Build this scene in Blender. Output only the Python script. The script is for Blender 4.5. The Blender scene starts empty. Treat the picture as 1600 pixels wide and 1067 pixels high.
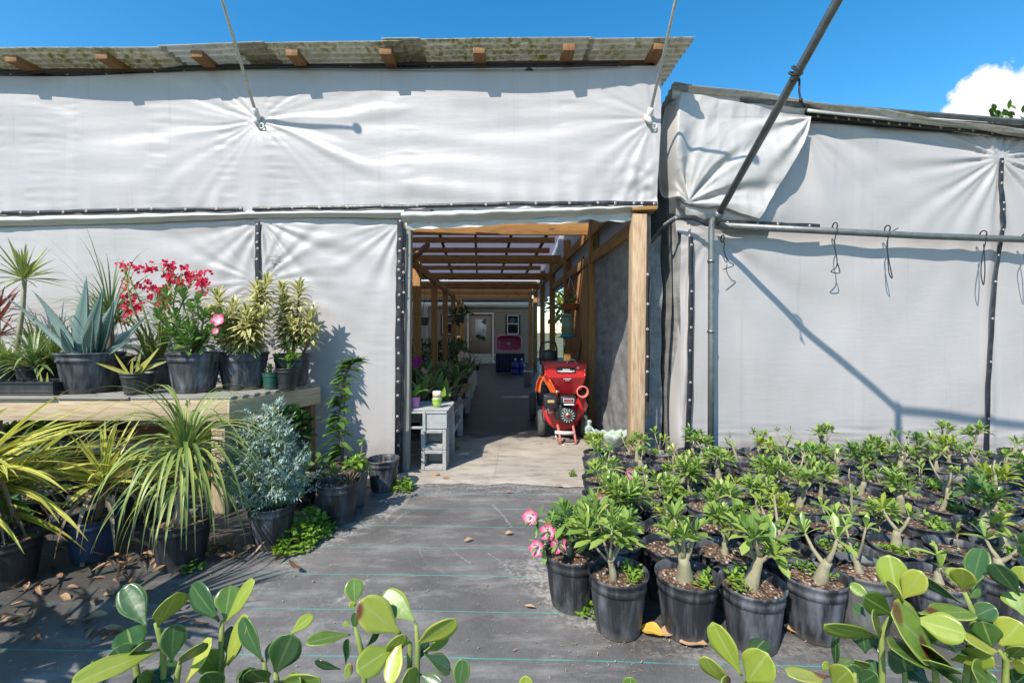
import bpy, bmesh, math, random
from mathutils import Vector, Matrix, noise
V = Vector
R = random.Random(7)
SC = bpy.context.scene
COL = SC.collection
K = 711.1          # focal length in photo pixels (16 mm lens)
HOR = 518.0        # eye level row
EYE = 1.3

def PX(px, py, d):
    return V(((px-800)/K*d, d, EYE+(HOR-py)/K*d))
def lerp(a, b, t): return a+(b-a)*t
def clamp(x, a=0., b=1.): return max(a, min(b, x))
def sst(a, b, x):
    t = clamp((x-a)/(b-a)); return t*t*(3-2*t)
def nz(x, y=0., z=0.): return noise.noise(V((x, y, z)))
def poly(pts, x):
    if x <= pts[0][0]: return pts[0][1]
    for (x0, y0), (x1, y1) in zip(pts, pts[1:]):
        if x <= x1: return lerp(y0, y1, (x-x0)/(x1-x0))
    return pts[-1][1]
# wall planes: the facade of the big greenhouse and of the small one
def WL(px, py, off=0.):
    u = (px-800)/K; d = 4.2/(1+.03*u)
    p = PX(px, py, d); p.y -= off; return p
def WR(px, py, off=0.):
    u = (px-800)/K; d = (4.4-.133)/(1-.07*u)
    p = PX(px, py, d); p.y -= off; return p

# ------------------------------------------------------------------ objects
ORG = {}
def tag(o, label=None, cat=None, group=None, kind=None):
    if label: o['label'] = label
    if cat: o['category'] = cat
    if group: o['group'] = group
    if kind: o['kind'] = kind
    return o
def thing(name, label, cat, loc=(0, 0, 0), group=None, rotz=0., local=False):
    o = bpy.data.objects.new(name, None); COL.objects.link(o)
    o.location = loc; o.rotation_euler = (0, 0, rotz); o.empty_display_size = .1
    ORG[o.name] = V((0, 0, 0)) if local else V(loc)
    return tag(o, label, cat, group)
def link(name, me, parent=None, loc=(0, 0, 0)):
    o = bpy.data.objects.new(name, me); COL.objects.link(o)
    o.location = loc
    if parent is not None:
        o.parent = parent; ORG[o.name] = ORG[parent.name]
    return o

class MB:
    def __init__(s): s.v = []; s.f = []; s.c = []
    def face(s, idx, lf): s.f.append(idx); s.c.append(lf)
    def empty(s): return not s.f
    def mesh(s, name, mat, org, smooth):
        me = bpy.data.meshes.new(name)
        me.from_pydata([(p[0]-org[0], p[1]-org[1], p[2]-org[2]) for p in s.v], [], s.f)
        at = me.attributes.new('lf', 'FLOAT_VECTOR', 'CORNER')
        flat = []
        for cs in s.c:
            for c in cs: flat.extend(c)
        at.data.foreach_set('vector', flat)
        if smooth: me.polygons.foreach_set('use_smooth', [True]*len(me.polygons))
        me.materials.append(mat); me.update()
        return me
    def build(s, name, mat, parent=None, smooth=True, bevel=0., solid=0., loc=(0, 0, 0)):
        if parent is not None: org = ORG[parent.name]; where = loc
        else:
            xs = [p[0] for p in s.v]; ys = [p[1] for p in s.v]; zs = [p[2] for p in s.v]
            org = V(((min(xs)+max(xs))/2, (min(ys)+max(ys))/2, min(zs))); where = org
        o = link(name, s.mesh(name, mat, org, smooth), parent, where)
        if parent is None: ORG[o.name] = org
        if solid:
            m = o.modifiers.new('thick', 'SOLIDIFY'); m.thickness = solid; m.offset = 0
        if bevel:
            m = o.modifiers.new('edge', 'BEVEL'); m.width = bevel; m.segments = 2; m.limit_method = 'ANGLE'
        return o

def struct(mb, name, mat, **k): return tag(mb.build(name, mat, None, **k), kind='structure')

# ------------------------------------------------------------------ shapes
def beam(mb, p0, p1, w, h, up=(0, 0, 1), rnd=None):
    p0, p1, up = V(p0), V(p1), V(up)
    d = p1-p0; L = d.length; d = d/L
    s = d.cross(up)
    if s.length < 1e-4: s = d.cross(V((1, 0, 0)))
    s.normalize(); n = s.cross(d)
    b = len(mb.v); r = R.random() if rnd is None else rnd
    for p in (p0, p1):
        for a, c in ((-1, -1), (1, -1), (1, 1), (-1, 1)): mb.v.append(p+s*(a*w/2)+n*(c*h/2))
    o = r*7
    for i in range(4):
        j = (i+1) % 4; a0 = i*.31+o; a1 = a0+(w if i % 2 == 0 else h)
        mb.face((b+i, b+i+4, b+j+4, b+j)[::-1], ((o, a0, r), (o+L, a0, r), (o+L, a1, r), (o, a1, r))[::-1])
    mb.face((b, b+1, b+2, b+3)[::-1], ((o, 0, r), (o+.01, w, r), (o+.02, w, r), (o+.02, 0, r))[::-1])
    mb.face((b+4, b+5, b+6, b+7), ((o, 0, r), (o+.01, w, r), (o+.02, w, r), (o+.02, 0, r)))
def bx(mb, c, size, rz=0., rnd=None):
    sx, sy, sz = size; q = V((math.cos(rz), math.sin(rz), 0)); c = V(c)
    if sz >= max(sx, sy): beam(mb, c-V((0, 0, sz/2)), c+V((0, 0, sz/2)), sy, sx, q, rnd)
    elif sx >= sy: beam(mb, c-q*sx/2, c+q*sx/2, sy, sz, (0, 0, 1), rnd)
    else:
        q2 = V((-q.y, q.x, 0)); beam(mb, c-q2*sy/2, c+q2*sy/2, sx, sz, (0, 0, 1), rnd)
def frames(pts):
    pts = [V(p) for p in pts]; out = []; n = None
    for i in range(len(pts)):
        t = (pts[min(i+1, len(pts)-1)]-pts[max(i-1, 0)])
        t = t.normalized() if t.length > 1e-9 else V((0, 0, 1))
        if n is None:
            a = V((0, 0, 1)) if abs(t.z) < .9 else V((1, 0, 0)); n = a.cross(t).normalized()
        else:
            n = n-t*n.dot(t); n = n.normalized() if n.length > 1e-6 else t.orthogonal().normalized()
        out.append((pts[i], t, n, t.cross(n)))
    return out
def tube(mb, pts, rad, n=8, caps=True, rnd=0., flat=1.):
    fr = frames(pts); b = len(mb.v); L = 0
    rr = rad if isinstance(rad, (list, tuple)) else [rad]*len(fr)
    ls = []
    for i, (p, t, a, c) in enumerate(fr):
        if i: L += (p-fr[i-1][0]).length
        ls.append(L)
        for k in range(n):
            th = 2*math.pi*k/n
            mb.v.append(p+(a*math.cos(th)*flat+c*math.sin(th))*rr[i])
    for i in range(len(fr)-1):
        for k in range(n):
            k2 = (k+1) % n
            mb.face((b+i*n+k, b+i*n+k2, b+(i+1)*n+k2, b+(i+1)*n+k),
                    ((ls[i], k/n, rnd), (ls[i], (k+1)/n, rnd), (ls[i+1], (k+1)/n, rnd), (ls[i+1], k/n, rnd)))
    if caps:
        m = len(fr)-1
        mb.face(tuple(b+k for k in range(n))[::-1], ((0, 0, rnd),)*n)
        mb.face(tuple(b+m*n+k for k in range(n)), ((L, 0, rnd),)*n)
def lathe(mb, prof, c=(0, 0, 0), n=24, axis=None, mod=None, rnd=0.):
    """prof: [(r, z)], revolved about axis (default z) through c"""
    c = V(c); ax = V(axis).normalized() if axis else V((0, 0, 1))
    a = V((1, 0, 0)) if axis is None else ax.orthogonal().normalized()
    e = ax.cross(a); b = len(mb.v); m = len(prof)
    for r, z in prof:
        for k in range(n):
            th = 2*math.pi*k/n; q = r*(mod(th, r, z) if mod else 1)
            mb.v.append(c+ax*z+(a*math.cos(th)+e*math.sin(th))*q)
    for i in range(m-1):
        for k in range(n):
            k2 = (k+1) % n
            mb.face((b+i*n+k, b+i*n+k2, b+(i+1)*n+k2, b+(i+1)*n+k),
                    tuple((kk/n, ii/(m-1), rnd) for ii, kk in ((i, k), (i, k+1), (i+1, k+1), (i+1, k))))
    if prof[-1][0] > 1e-5: mb.face(tuple(b+(m-1)*n+k for k in range(n)), ((.5, 1, rnd),)*n)
    if prof[0][0] > 1e-5: mb.face(tuple(b+k for k in range(n))[::-1], ((.5, 0, rnd),)*n)
def grid(mb, nu, nv, fn, rnd=0., lff=None):
    b = len(mb.v)
    for j in range(nv+1):
        for i in range(nu+1): mb.v.append(fn(i/nu, j/nv))
    w = nu+1
    for j in range(nv):
        for i in range(nu):
            q = ((i, j), (i, j+1), (i+1, j+1), (i+1, j))
            mb.face(tuple(b+y*w+x for x, y in q), tuple((lff(x/nu, y/nv) if lff else (x/nu, y/nv, rnd)) for x, y in q))

PROF = {
 'oval':  lambda t: math.sin(math.pi*min(1, t*.97+.03))**.75,
 'obov':  lambda t: max(0, (.16+1.05*t**1.15)*math.sqrt(max(0, 1-t**3.4))),
 'lance': lambda t: (math.sin(math.pi*t**.75)**.8)*.98+.03*(1-t),
 'blade': lambda t: (.55+.45*sst(0, .25, t))*max(0, 1-t**2.2),
 'agave': lambda t: (.75+.35*math.sin(math.pi*min(1, t*1.25)))*max(0, 1-t**2.6),
 'heart': lambda t: sst(0, .12, t)*max(0, 1-t**1.5)**.8*1.05,
 'round': lambda t: math.sqrt(max(0, 1-(2*t-1)**2)),
 'clus':  lambda t: max(.05, (.10+.98*sst(0, .62, t)))*math.sqrt(max(0, 1-max(0, (t-.55)/.45)**2.3)),
}
def leaf(mb, p, d, L, W, droop=.3, fold=.25, prof='oval', n=4, side=None, rnd=None, twist=0., wave=0.):
    """one leaf blade: 3 points across, n segments along; lf = (across -1..1, along, random)"""
    p = V(p); d = V(d).normalized(); r = R.random() if rnd is None else rnd
    if side is None:
        s = d.cross(V((0, 0, 1)))
        s = s.normalized() if s.length > .05 else V((math.cos(r*40), math.sin(r*40), 0))
    else: s = V(side).normalized()
    if twist: s = Matrix.Rotation(twist, 3, d) @ s
    f = PROF[prof]; b = len(mb.v); st = L/n
    for i in range(n+1):
        t = i/n; w = max(.0006, f(t)*W/2)
        nn = s.cross(d).normalized()
        up = nn*(fold*w)
        if wave: up = up+nn*(wave*W*math.sin(t*9+r*30))
        mb.v.append(p-s*w+up); mb.v.append(p); mb.v.append(p+s*w+up)
        p = p+d*st
        d = (d+V((0, 0, -droop/n))).normalized()
    for i in range(n):
        t0, t1 = i/n, (i+1)/n; q = b+i*3
        mb.face((q, q+1, q+4, q+3), ((-1, t0, r), (0, t0, r), (0, t1, r), (-1, t1, r)))
        mb.face((q+1, q+2, q+5, q+4), ((0, t0, r), (1, t0, r), (1, t1, r), (0, t1, r)))
def sph(th, ph): # th from vertical
    return V((math.sin(th)*math.cos(ph), math.sin(th)*math.sin(ph), math.cos(th)))

# ------------------------------------------------------------------ materials
def new_mat(name):
    m = bpy.data.materials.new(name); m.use_nodes = True
    nt = m.node_tree; nt.nodes.clear(); return m, nt
def N(nt, typ, ins=None, **props):
    n = nt.nodes.new(typ)
    for k, v in props.items(): setattr(n, k, v)
    for k, v in (ins or {}).items():
        s = n.inputs[k]
        if isinstance(v, bpy.types.NodeSocket): nt.links.new(v, s)
        else:
            if isinstance(v, (tuple, list)) and len(v) == 3 and s.type == 'RGBA': v = (*v, 1)
            s.default_value = v
    return n
def mth(nt, op, a, b=0., c=0.): return N(nt, 'ShaderNodeMath', {0: a, 1: b, 2: c}, operation=op).outputs[0]
def mix(nt, f, a, b, bt='MIX'): return N(nt, 'ShaderNodeMix', {0: f, 6: a, 7: b}, data_type='RGBA', blend_type=bt).outputs[2]
def rng_(nt, x, a, b, c=0., d=1.): return N(nt, 'ShaderNodeMapRange', {0: x, 1: a, 2: b, 3: c, 4: d}).outputs[0]
def nse(nt, vec, scale, detail=3., rough=.55, dist=0.):
    return N(nt, 'ShaderNodeTexNoise', {'Vector': vec, 'Scale': scale, 'Detail': detail, 'Roughness': rough, 'Distortion': dist}).outputs[0]
def vscale(nt, v, s): return N(nt, 'ShaderNodeMapping', {0: v, 3: s}).outputs[0]
def objco(nt): return N(nt, 'ShaderNodeTexCoord').outputs['Object']
def posco(nt): return N(nt, 'ShaderNodeNewGeometry').outputs['Position']
def lfco(nt):
    a = N(nt, 'ShaderNodeAttribute', attribute_name='lf').outputs['Vector']
    s = N(nt, 'ShaderNodeSeparateXYZ', {0: a}); return a, s.outputs[0], s.outputs[1], s.outputs[2]
def bump(nt, h, strength, dist=.01): return N(nt, 'ShaderNodeBump', {'Height': h, 'Strength': strength, 'Distance': dist}).outputs[0]
def finish(nt, col, rough=.6, metal=0., nrm=None, spec=.5, trans=0., tcol=None, coat=0.):
    p = N(nt, 'ShaderNodeBsdfPrincipled', {'Base Color': col, 'Roughness': rough, 'Metallic': metal, 'Specular IOR Level': spec, 'Coat Weight': coat})
    if nrm is not None: nt.links.new(nrm, p.inputs['Normal'])
    out = p.outputs[0]
    if trans:
        t = N(nt, 'ShaderNodeBsdfTranslucent', {0: tcol if tcol is not None else col})
        out = N(nt, 'ShaderNodeMixShader', {0: trans, 1: out, 2: t.outputs[0]}).outputs[0]
    N(nt, 'ShaderNodeOutputMaterial', {0: out})
def plain(name, col, rough=.6, metal=0., var=.25, scale=14., bmp=.15, trans=0., spec=.5, dirt=None, coat=0.):
    m, nt = new_mat(name); co = objco(nt)
    f = nse(nt, co, scale, 5.); f2 = nse(nt, co, scale*5, 3.)
    a = tuple(c*(1-var) for c in col); b = tuple(min(1, c*(1+var)) for c in col)
    c = mix(nt, rng_(nt, f, .3, .7), a, b)
    if dirt: c = mix(nt, rng_(nt, nse(nt, co, scale*.6, 6., .65), .5, .75, 0, .8), c, dirt)
    finish(nt, c, rng_(nt, f2, .3, .7, max(.03, rough-.1), min(1, rough+.1)), metal, bump(nt, f2, bmp, .004), spec, trans, None, coat)
    return m
def leafmat(name, dark, light, margin=None, mthr=.55, mid=None, tip=None, trans=.28, rough=.38, stripes=0, spots=None, spec=.5):
    m, nt = new_mat(name); a, x, y, r = lfco(nt); co = objco(nt)
    c = mix(nt, rng_(nt, mth(nt, 'ADD', r, mth(nt, 'MULTIPLY', nse(nt, co, 25., 2.), .5)), .25, 1.25), dark, light)
    ax = mth(nt, 'ABSOLUTE', x)
    if stripes:
        sw = mth(nt, 'SINE', mth(nt, 'MULTIPLY', mth(nt, 'ADD', x, mth(nt, 'MULTIPLY', r, 3.)), stripes))
        c = mix(nt, rng_(nt, sw, -.1, .4), c, margin)
    elif margin:
        e = mth(nt, 'ADD', ax, mth(nt, 'MULTIPLY', mth(nt, 'SUBTRACT', r, .5), .35))
        c = mix(nt, rng_(nt, e, mthr, mthr+.12), c, margin)
    if mid: c = mix(nt, mth(nt, 'MULTIPLY', rng_(nt, ax, .10, .02), .75), c, mid)
    if tip: c = mix(nt, mth(nt, 'MULTIPLY', rng_(nt, mth(nt, 'ADD', y, mth(nt, 'MULTIPLY', r, .25)), 1.02, 1.12), .9), c, tip)
    if spots:
        k = N(nt, 'ShaderNodeTexVoronoi', {'Vector': co, 'Scale': 11.}).outputs[0]
        sel = mth(nt, 'MULTIPLY', rng_(nt, k, .26, .18), mth(nt, 'GREATER_THAN', r, .72))
        c = mix(nt, sel, c, spots)
    f = nse(nt, co, 60., 2.)
    finish(nt, c, rng_(nt, f, .3, .7, rough-.07, rough+.1), 0., bump(nt, f, .12, .003), spec, trans)
    return m
M = {}
def woodmat(name, c0, c1, c2, knots=.5, wet=0.):
    m, nt = new_mat(name); a, x, y, r = lfco(nt)
    v = N(nt, 'ShaderNodeCombineXYZ', {0: mth(nt, 'MULTIPLY', x, 1.3), 1: mth(nt, 'MULTIPLY', y, 26.), 2: mth(nt, 'MULTIPLY', r, 9.)}).outputs[0]
    g = nse(nt, v, 1., 4., .6, .6)
    v2 = N(nt, 'ShaderNodeCombineXYZ', {0: mth(nt, 'MULTIPLY', x, 6.), 1: mth(nt, 'MULTIPLY', y, 85.), 2: r}).outputs[0]
    g2 = nse(nt, v2, 1., 3.)
    big = nse(nt, v, .35, 2.)
    c = mix(nt, rng_(nt, g, .3, .68), c0, c1)
    c = mix(nt, mth(nt, 'MULTIPLY', rng_(nt, g2, .45, .66), .65), c, c2)
    c = mix(nt, rng_(nt, big, .45, .75, 0, .5), c, tuple(k*.7 for k in c0))
    if knots:
        kv = N(nt, 'ShaderNodeCombineXYZ', {0: mth(nt, 'MULTIPLY', x, 2.2), 1: mth(nt, 'MULTIPLY', y, 7.), 2: r}).outputs[0]
        k = N(nt, 'ShaderNodeTexVoronoi', {'Vector': kv, 'Scale': 1.}).outputs[0]
        c = mix(nt, mth(nt, 'MULTIPLY', rng_(nt, k, .17, .09), knots), c, tuple(q*.35 for q in c2))
    c = mix(nt, mth(nt, 'MULTIPLY', r, .25), c, tuple(q*.6 for q in c0))
    finish(nt, c, .72, 0., bump(nt, g, .25, .003), .3)
    return m
# ------------------------------------------------------------------ material library
def tarpmat(name, col, rough, trans, weave=1., yellow=None):
    m, nt = new_mat(name); co = posco(nt)
    f = nse(nt, co, 2.2, 5., .6); st = nse(nt, vscale(nt, co, (9., 9., 1.1)), 1., 4.)
    c = mix(nt, rng_(nt, f, .35, .7), tuple(k*.95 for k in col), tuple(min(1, k*1.03) for k in col))
    c = mix(nt, rng_(nt, st, .55, .8, 0, .3), c, tuple(k*.86 for k in col))
    if yellow: c = mix(nt, rng_(nt, nse(nt, co, 5., 4.), .5, .75, 0, .7), c, yellow)
    z = N(nt, 'ShaderNodeSeparateXYZ', {0: co}); spl = nse(nt, vscale(nt, co, (7., 7., 3.)), 1., 6., .7)
    c = mix(nt, mth(nt, 'MULTIPLY', rng_(nt, mth(nt, 'ADD', z.outputs[2], mth(nt, 'MULTIPLY', spl, -.5)), .05, -.25), .7), c, (.24, .22, .18))
    dr = nse(nt, vscale(nt, co, (14., 14., .5)), 1., 5., .65)
    c = mix(nt, mth(nt, 'MULTIPLY', rng_(nt, dr, .60, .74), .35), c, tuple(k*.62 for k in col))
    sm = mth(nt, 'ABSOLUTE', mth(nt, 'SUBTRACT', mth(nt, 'FRACT', mth(nt, 'MULTIPLY', mth(nt, 'ADD', z.outputs[0], 20.07), .66)), .5))
    c = mix(nt, mth(nt, 'MULTIPLY', mth(nt, 'LESS_THAN', sm, .022), .03), c, (.9, .9, .88))
    w = N(nt, 'ShaderNodeTexWave', {'Vector': co, 'Scale': 60., 'Distortion': 1.}).outputs[1]
    h = mth(nt, 'ADD', nse(nt, vscale(nt, co, (6., 6., 30.)), 1., 4.), mth(nt, 'MULTIPLY', w, .12*weave))
    finish(nt, c, rng_(nt, f, .3, .7, rough-.08, rough+.1), 0., bump(nt, h, .28, .006), .5, trans)
    return m
M['tarp'] = tarpmat('white_vinyl', (.455, .430, .424), .40, .06)
M['tarp_low'] = tarpmat('white_vinyl_aged', (.442, .42, .414), .43, .06)
M['tarp_thin'] = tarpmat('thin_white_plastic', (.52, .50, .48), .27, .12, .3, (.48, .465, .42))
M['hem'] = tarpmat('hem_vinyl', (.50, .49, .46), .45, .06, .5, (.5, .48, .42))
M['curtain'] = tarpmat('pale_curtain', (.5, .5, .5), .5, .2)

M['wood_pale'] = woodmat('pale_pine', (.56, .45, .31), (.45, .34, .21), (.30, .20, .11), .7)
M['wood_amber'] = woodmat('amber_pine', (.46, .255, .095), (.34, .175, .06), (.16, .075, .025), .8)
M['wood_post'] = woodmat('reddish_pine', (.57, .42, .275), (.44, .29, .165), (.20, .10, .045), .9)
M['wood_dark'] = woodmat('dark_pine', (.24, .125, .045), (.18, .09, .032), (.09, .045, .02), .6)
M['wood_grey'] = woodmat('weathered_plank', (.34, .32, .28), (.26, .245, .215), (.14, .13, .11), .3)
M['wood_rafter'] = woodmat('rafter_pine', (.32, .175, .08), (.24, .12, .05), (.11, .055, .025), .6)

M['strap'] = plain('black_rubber_strap', (.012, .013, .018), .42, bmp=.3, spec=.5, dirt=(.07, .07, .075))
def washermat():
    m, nt = new_mat('galvanised_washer'); a, x, y, r = lfco(nt)
    c = mix(nt, rng_(nt, y, .50, .58), (.50, .42, .37), (.05, .035, .03))
    c = mix(nt, rng_(nt, nse(nt, objco(nt), 90., 3.), .55, .75, 0, .45), c, (.35, .18, .10))
    finish(nt, c, .45, .25); return m
M['washer'] = washermat()
def roofmat(name, col, moss, trans):
    m, nt = new_mat(name); co = posco(nt)
    g = nse(nt, vscale(nt, co, (3.5, 9., 9.)), 1., 6., .7); g2 = nse(nt, co, 22., 5., .7); g3 = nse(nt, co, 1.1, 2.)
    c = mix(nt, rng_(nt, g, .3, .7), col, tuple(k*.8 for k in col))
    if moss:
        c = mix(nt, mth(nt, 'MULTIPLY', rng_(nt, g2, .46, .6), rng_(nt, g3, .32, .55)), c, moss)
        c = mix(nt, rng_(nt, nse(nt, co, 40., 4.), .66, .74, 0, .7), c, (.06, .055, .03))
    finish(nt, c, .5, 0., bump(nt, g2, .2, .004), .4, trans); return m
M['roof'] = roofmat('mossy_fibreglass', (.72, .69, .60), (.34, .31, .11), .5)
M['roof_clean'] = roofmat('newer_fibreglass', (.70, .70, .66), (.5, .48, .36), .5)
M['roof_lilac'] = roofmat('lilac_polycarbonate', (.44, .40, .49), None, .38)
M['roof_white'] = roofmat('white_polycarbonate', (.8, .82, .85), None, .5)
M['galv'] = plain('galvanised_pipe', (.17, .185, .18), .45, .5, .22, 18., .2, dirt=(.2, .2, .19))
M['galv_dark'] = plain('dull_galvanised_pipe', (.20, .215, .215), .42, .7, .25, 14., .2, dirt=(.14, .13, .12))
M['rod'] = plain('pale_painted_rod', (.52, .52, .48), .45, .1, .2, 30., .1, dirt=(.3, .28, .22))
M['white_pl'] = plain('white_plastic', (.72, .72, .69), .4, 0, .1, 20., .08, dirt=(.5, .47, .4))
M['cord'] = plain('dark_cord', (.02, .022, .025), .7, 0, .3, 40.)
M['shade'] = None
def shademat():
    m, nt = new_mat('woven_shade_cloth'); co = posco(nt)
    w = N(nt, 'ShaderNodeTexWave', {'Vector': co, 'Scale': 75., 'Distortion': .6}, bands_direction='Z').outputs[1]
    f = nse(nt, vscale(nt, co, (2., 2., 5.)), 2., 6., .65)
    c = mix(nt, rng_(nt, f, .3, .72), (.17, .17, .17), (.36, .355, .345))
    c = mix(nt, rng_(nt, nse(nt, co, 14., 5.), .58, .75, 0, .5), c, (.045, .045, .045))
    h = mth(nt, 'ADD', mth(nt, 'MULTIPLY', w, .4), f)
    finish(nt, c, .75, 0., bump(nt, h, .5, .006), .25, .06); return m
M['shade'] = shademat()
M['shade_dark'] = plain('black_shade_net', (.028, .029, .031), .8, 0, .3, 20., .4)
M['cinder'] = plain('cinder_block', (.36, .36, .34), .9, 0, .16, 45., .7, dirt=(.24, .235, .21))
M['greyplastic'] = plain('grey_plastic', (.37, .38, .37), .55, 0, .1, 12., .1, dirt=(.26, .26, .24))
M['red'] = plain('red_paint', (.55, .022, .028), .32, 0, .1, 8., .06, dirt=(.32, .03, .03), coat=.3)
M['redpale'] = plain('faded_red_paint', (.62, .16, .14), .5, 0, .15, 10., .1)
M['black_pl'] = plain('black_engine_plastic', (.018, .019, .022), .42, 0, .3, 16., .1)
M['tyre'] = plain('grey_tyre', (.075, .075, .072), .8, 0, .2, 20., .3)
M['steel'] = plain('bare_steel', (.45, .44, .42), .35, .8, .2, 30., .1)
M['orange'] = plain('orange_canvas', (.62, .11, .018), .6, 0, .25, 14., .3, dirt=(.3, .08, .03))
M['label_black'] = plain('black_decal', (.012, .012, .013), .4)
M['label_white'] = plain('white_decal', (.7, .7, .68), .45, 0, .1)
M['label_tan'] = plain('tan_decal', (.5, .33, .15), .5, 0, .1)
M['label_red'] = plain('red_decal', (.5, .04, .05), .4)
M['patina'] = plain('verdigris', (.34, .41, .355), .75, 0, .25, 28., .8, dirt=(.16, .24, .22))
M['pebble'] = plain('sand_in_bowl', (.52, .44, .36), .9, 0, .35, 60., 1.)
M['siding'] = plain('cream_siding', (.25, .225, .18), .6, 0, .07, 4., .05)
M['trim'] = plain('white_trim', (.68, .67, .63), .5, 0, .05)
M['door'] = plain('taupe_door', (.30, .225, .175), .5, 0, .05)
M['darkwin'] = plain('dark_window_frame', (.02, .02, .024), .4)
M['magenta'] = plain('magenta_plastic', (.42, .06, .15), .4, 0, .25, 5., .1, trans=.15)
M['pinkrim'] = plain('pink_plastic', (.65, .25, .32), .45, 0, .1)
M['blue'] = plain('blue_plastic', (.012, .035, .22), .3, 0, .2, trans=.1)
M['navy'] = plain('navy_cloth', (.02, .022, .06), .8, 0, .3, 10.)
M['bucket'] = plain('white_bucket', (.62, .58, .54), .45, 0, .1)
M['terra'] = plain('terracotta', (.42, .15, .07), .75, 0, .2)
M['feeder'] = plain('pale_green_plastic', (.30, .43, .30), .4, 0, .1, trans=.3)
M['cyan'] = plain('turquoise_plastic', (.02, .26, .36), .4)
M['ply'] = woodmat('plywood', (.36, .19, .07), (.28, .14, .05), (.16, .075, .03), .3)

def glassmat():
    m, nt = new_mat('window_glass')
    g = N(nt, 'ShaderNodeBsdfGlossy', {0: (.5, .55, .55, 1), 1: .04}); d = N(nt, 'ShaderNodeBsdfDiffuse', {0: (.02, .025, .03, 1)})
    N(nt, 'ShaderNodeOutputMaterial', {0: N(nt, 'ShaderNodeMixShader', {0: .07, 1: d.outputs[0], 2: g.outputs[0]}).outputs[0]})
    return m
M['glass'] = glassmat()
def frosted():
    m, nt = new_mat('leaded_door_glass'); co = objco(nt)
    v = N(nt, 'ShaderNodeTexVoronoi', {'Vector': co, 'Scale': 5.}).outputs['Color']
    sp = N(nt, 'ShaderNodeSeparateColor', {0: v}).outputs[0]
    c = mix(nt, rng_(nt, sp, .45, .55), (.12, .16, .15), (.75, .77, .74))
    finish(nt, c, .15, 0, None, .8, .2); return m
M['doorglass'] = frosted()

# pots: dusty black plastic, every copy a little different
def potmat(name, col, dust, amt=1.):
    m, nt = new_mat(name); co = objco(nt)
    o = N(nt, 'ShaderNodeObjectInfo').outputs['Random']
    off = N(nt, 'ShaderNodeVectorMath', {0: co, 1: N(nt, 'ShaderNodeCombineXYZ', {0: mth(nt, 'MULTIPLY', o, 31.), 1: mth(nt, 'MULTIPLY', o, 17.), 2: 0.}).outputs[0]}, operation='ADD').outputs[0]
    st = nse(nt, vscale(nt, off, (16., 16., 2.2)), 1., 5., .65); f = nse(nt, off, 5., 4., .6); fine = nse(nt, off, 60., 4.)
    d = mth(nt, 'MULTIPLY', rng_(nt, st, .44, .68), rng_(nt, f, .3, .65, .25, 1.))
    d = mth(nt, 'MULTIPLY', d, mth(nt, 'ADD', mth(nt, 'MULTIPLY', o, .35), .55*amt))
    c = mix(nt, d, col, dust)
    z = N(nt, 'ShaderNodeSeparateXYZ', {0: co}).outputs[2]
    low = mth(nt, 'MULTIPLY', rng_(nt, mth(nt, 'ADD', z, mth(nt, 'MULTIPLY', f, .06)), .075, .02), .55*amt)
    c = mix(nt, low, c, (.20, .175, .145))
    c = mix(nt, rng_(nt, fine, .68, .78, 0, .35), c, (.25, .24, .23))
    finish(nt, c, rng_(nt, st, .3, .7, .38, .62), 0., bump(nt, fine, .12, .002), .5); return m
M['pot'] = potmat('dusty_black_pot', (.015, .017, .022), (.215, .23, .26))
M['pot_clean'] = potmat('black_pot', (.016, .017, .020), (.07, .075, .085), .7)
M['pot_grey'] = potmat('grey_pot', (.085, .09, .09), (.19, .195, .19))
M['pot_blue'] = potmat('blue_black_pot', (.006, .026, .075), (.05, .08, .14), .8)
M['pot_green'] = potmat('dark_green_pot', (.012, .075, .055), (.07, .12, .10), .6)
M['pot_pink'] = plain('pink_pot', (.62, .22, .50), .4, 0, .08, trans=.15)
M['pot_lime'] = plain('lime_pot', (.42, .60, .10), .4, 0, .08, trans=.15)
def soilmat(name, dark, mid, chip):
    m, nt = new_mat(name); co = posco(nt)
    v = N(nt, 'ShaderNodeTexVoronoi', {'Vector': vscale(nt, co, (1., .7, 1.)), 'Scale': 95.})
    sp = N(nt, 'ShaderNodeSeparateColor', {0: v.outputs['Color']})
    f = nse(nt, co, 18., 5.)
    c = mix(nt, rng_(nt, f, .3, .7), dark, mid)
    c = mix(nt, mth(nt, 'GREATER_THAN', sp.outputs[0], .55), c, chip)
    c = mix(nt, mth(nt, 'GREATER_THAN', sp.outputs[1], .90), c, (.52, .47, .42))
    c = mix(nt, rng_(nt, v.outputs[0], .35, .7, 0, .8), c, dark)
    finish(nt, c, .9, 0., bump(nt, mth(nt, 'SUBTRACT', 1., v.outputs[0]), .9, .008), .2); return m
M['soil'] = soilmat('bark_potting_mix', (.05, .032, .022), (.17, .11, .075), (.30, .19, .13))
M['earth'] = soilmat('dark_earth', (.018, .016, .014), (.04, .034, .028), (.07, .055, .042))
def barkmat(name, a, b, c_):
    m, nt = new_mat(name); co = objco(nt)
    f = nse(nt, vscale(nt, co, (30., 30., 14.)), 1., 5.); g = nse(nt, co, 120., 3.)
    c = mix(nt, rng_(nt, f, .3, .7), a, b); c = mix(nt, rng_(nt, g, .58, .75, 0, .6), c, c_)
    finish(nt, c, .65, 0., bump(nt, f, .35, .004), .35); return m
M['caudex'] = barkmat('pale_succulent_bark', (.33, .30, .19), (.22, .20, .13), (.12, .10, .07))
M['stem'] = barkmat('brown_stem', (.20, .16, .10), (.13, .10, .065), (.07, .055, .04))
M['stem_green'] = barkmat('green_stem', (.15, .21, .05), (.24, .28, .07), (.10, .11, .04))

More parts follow.
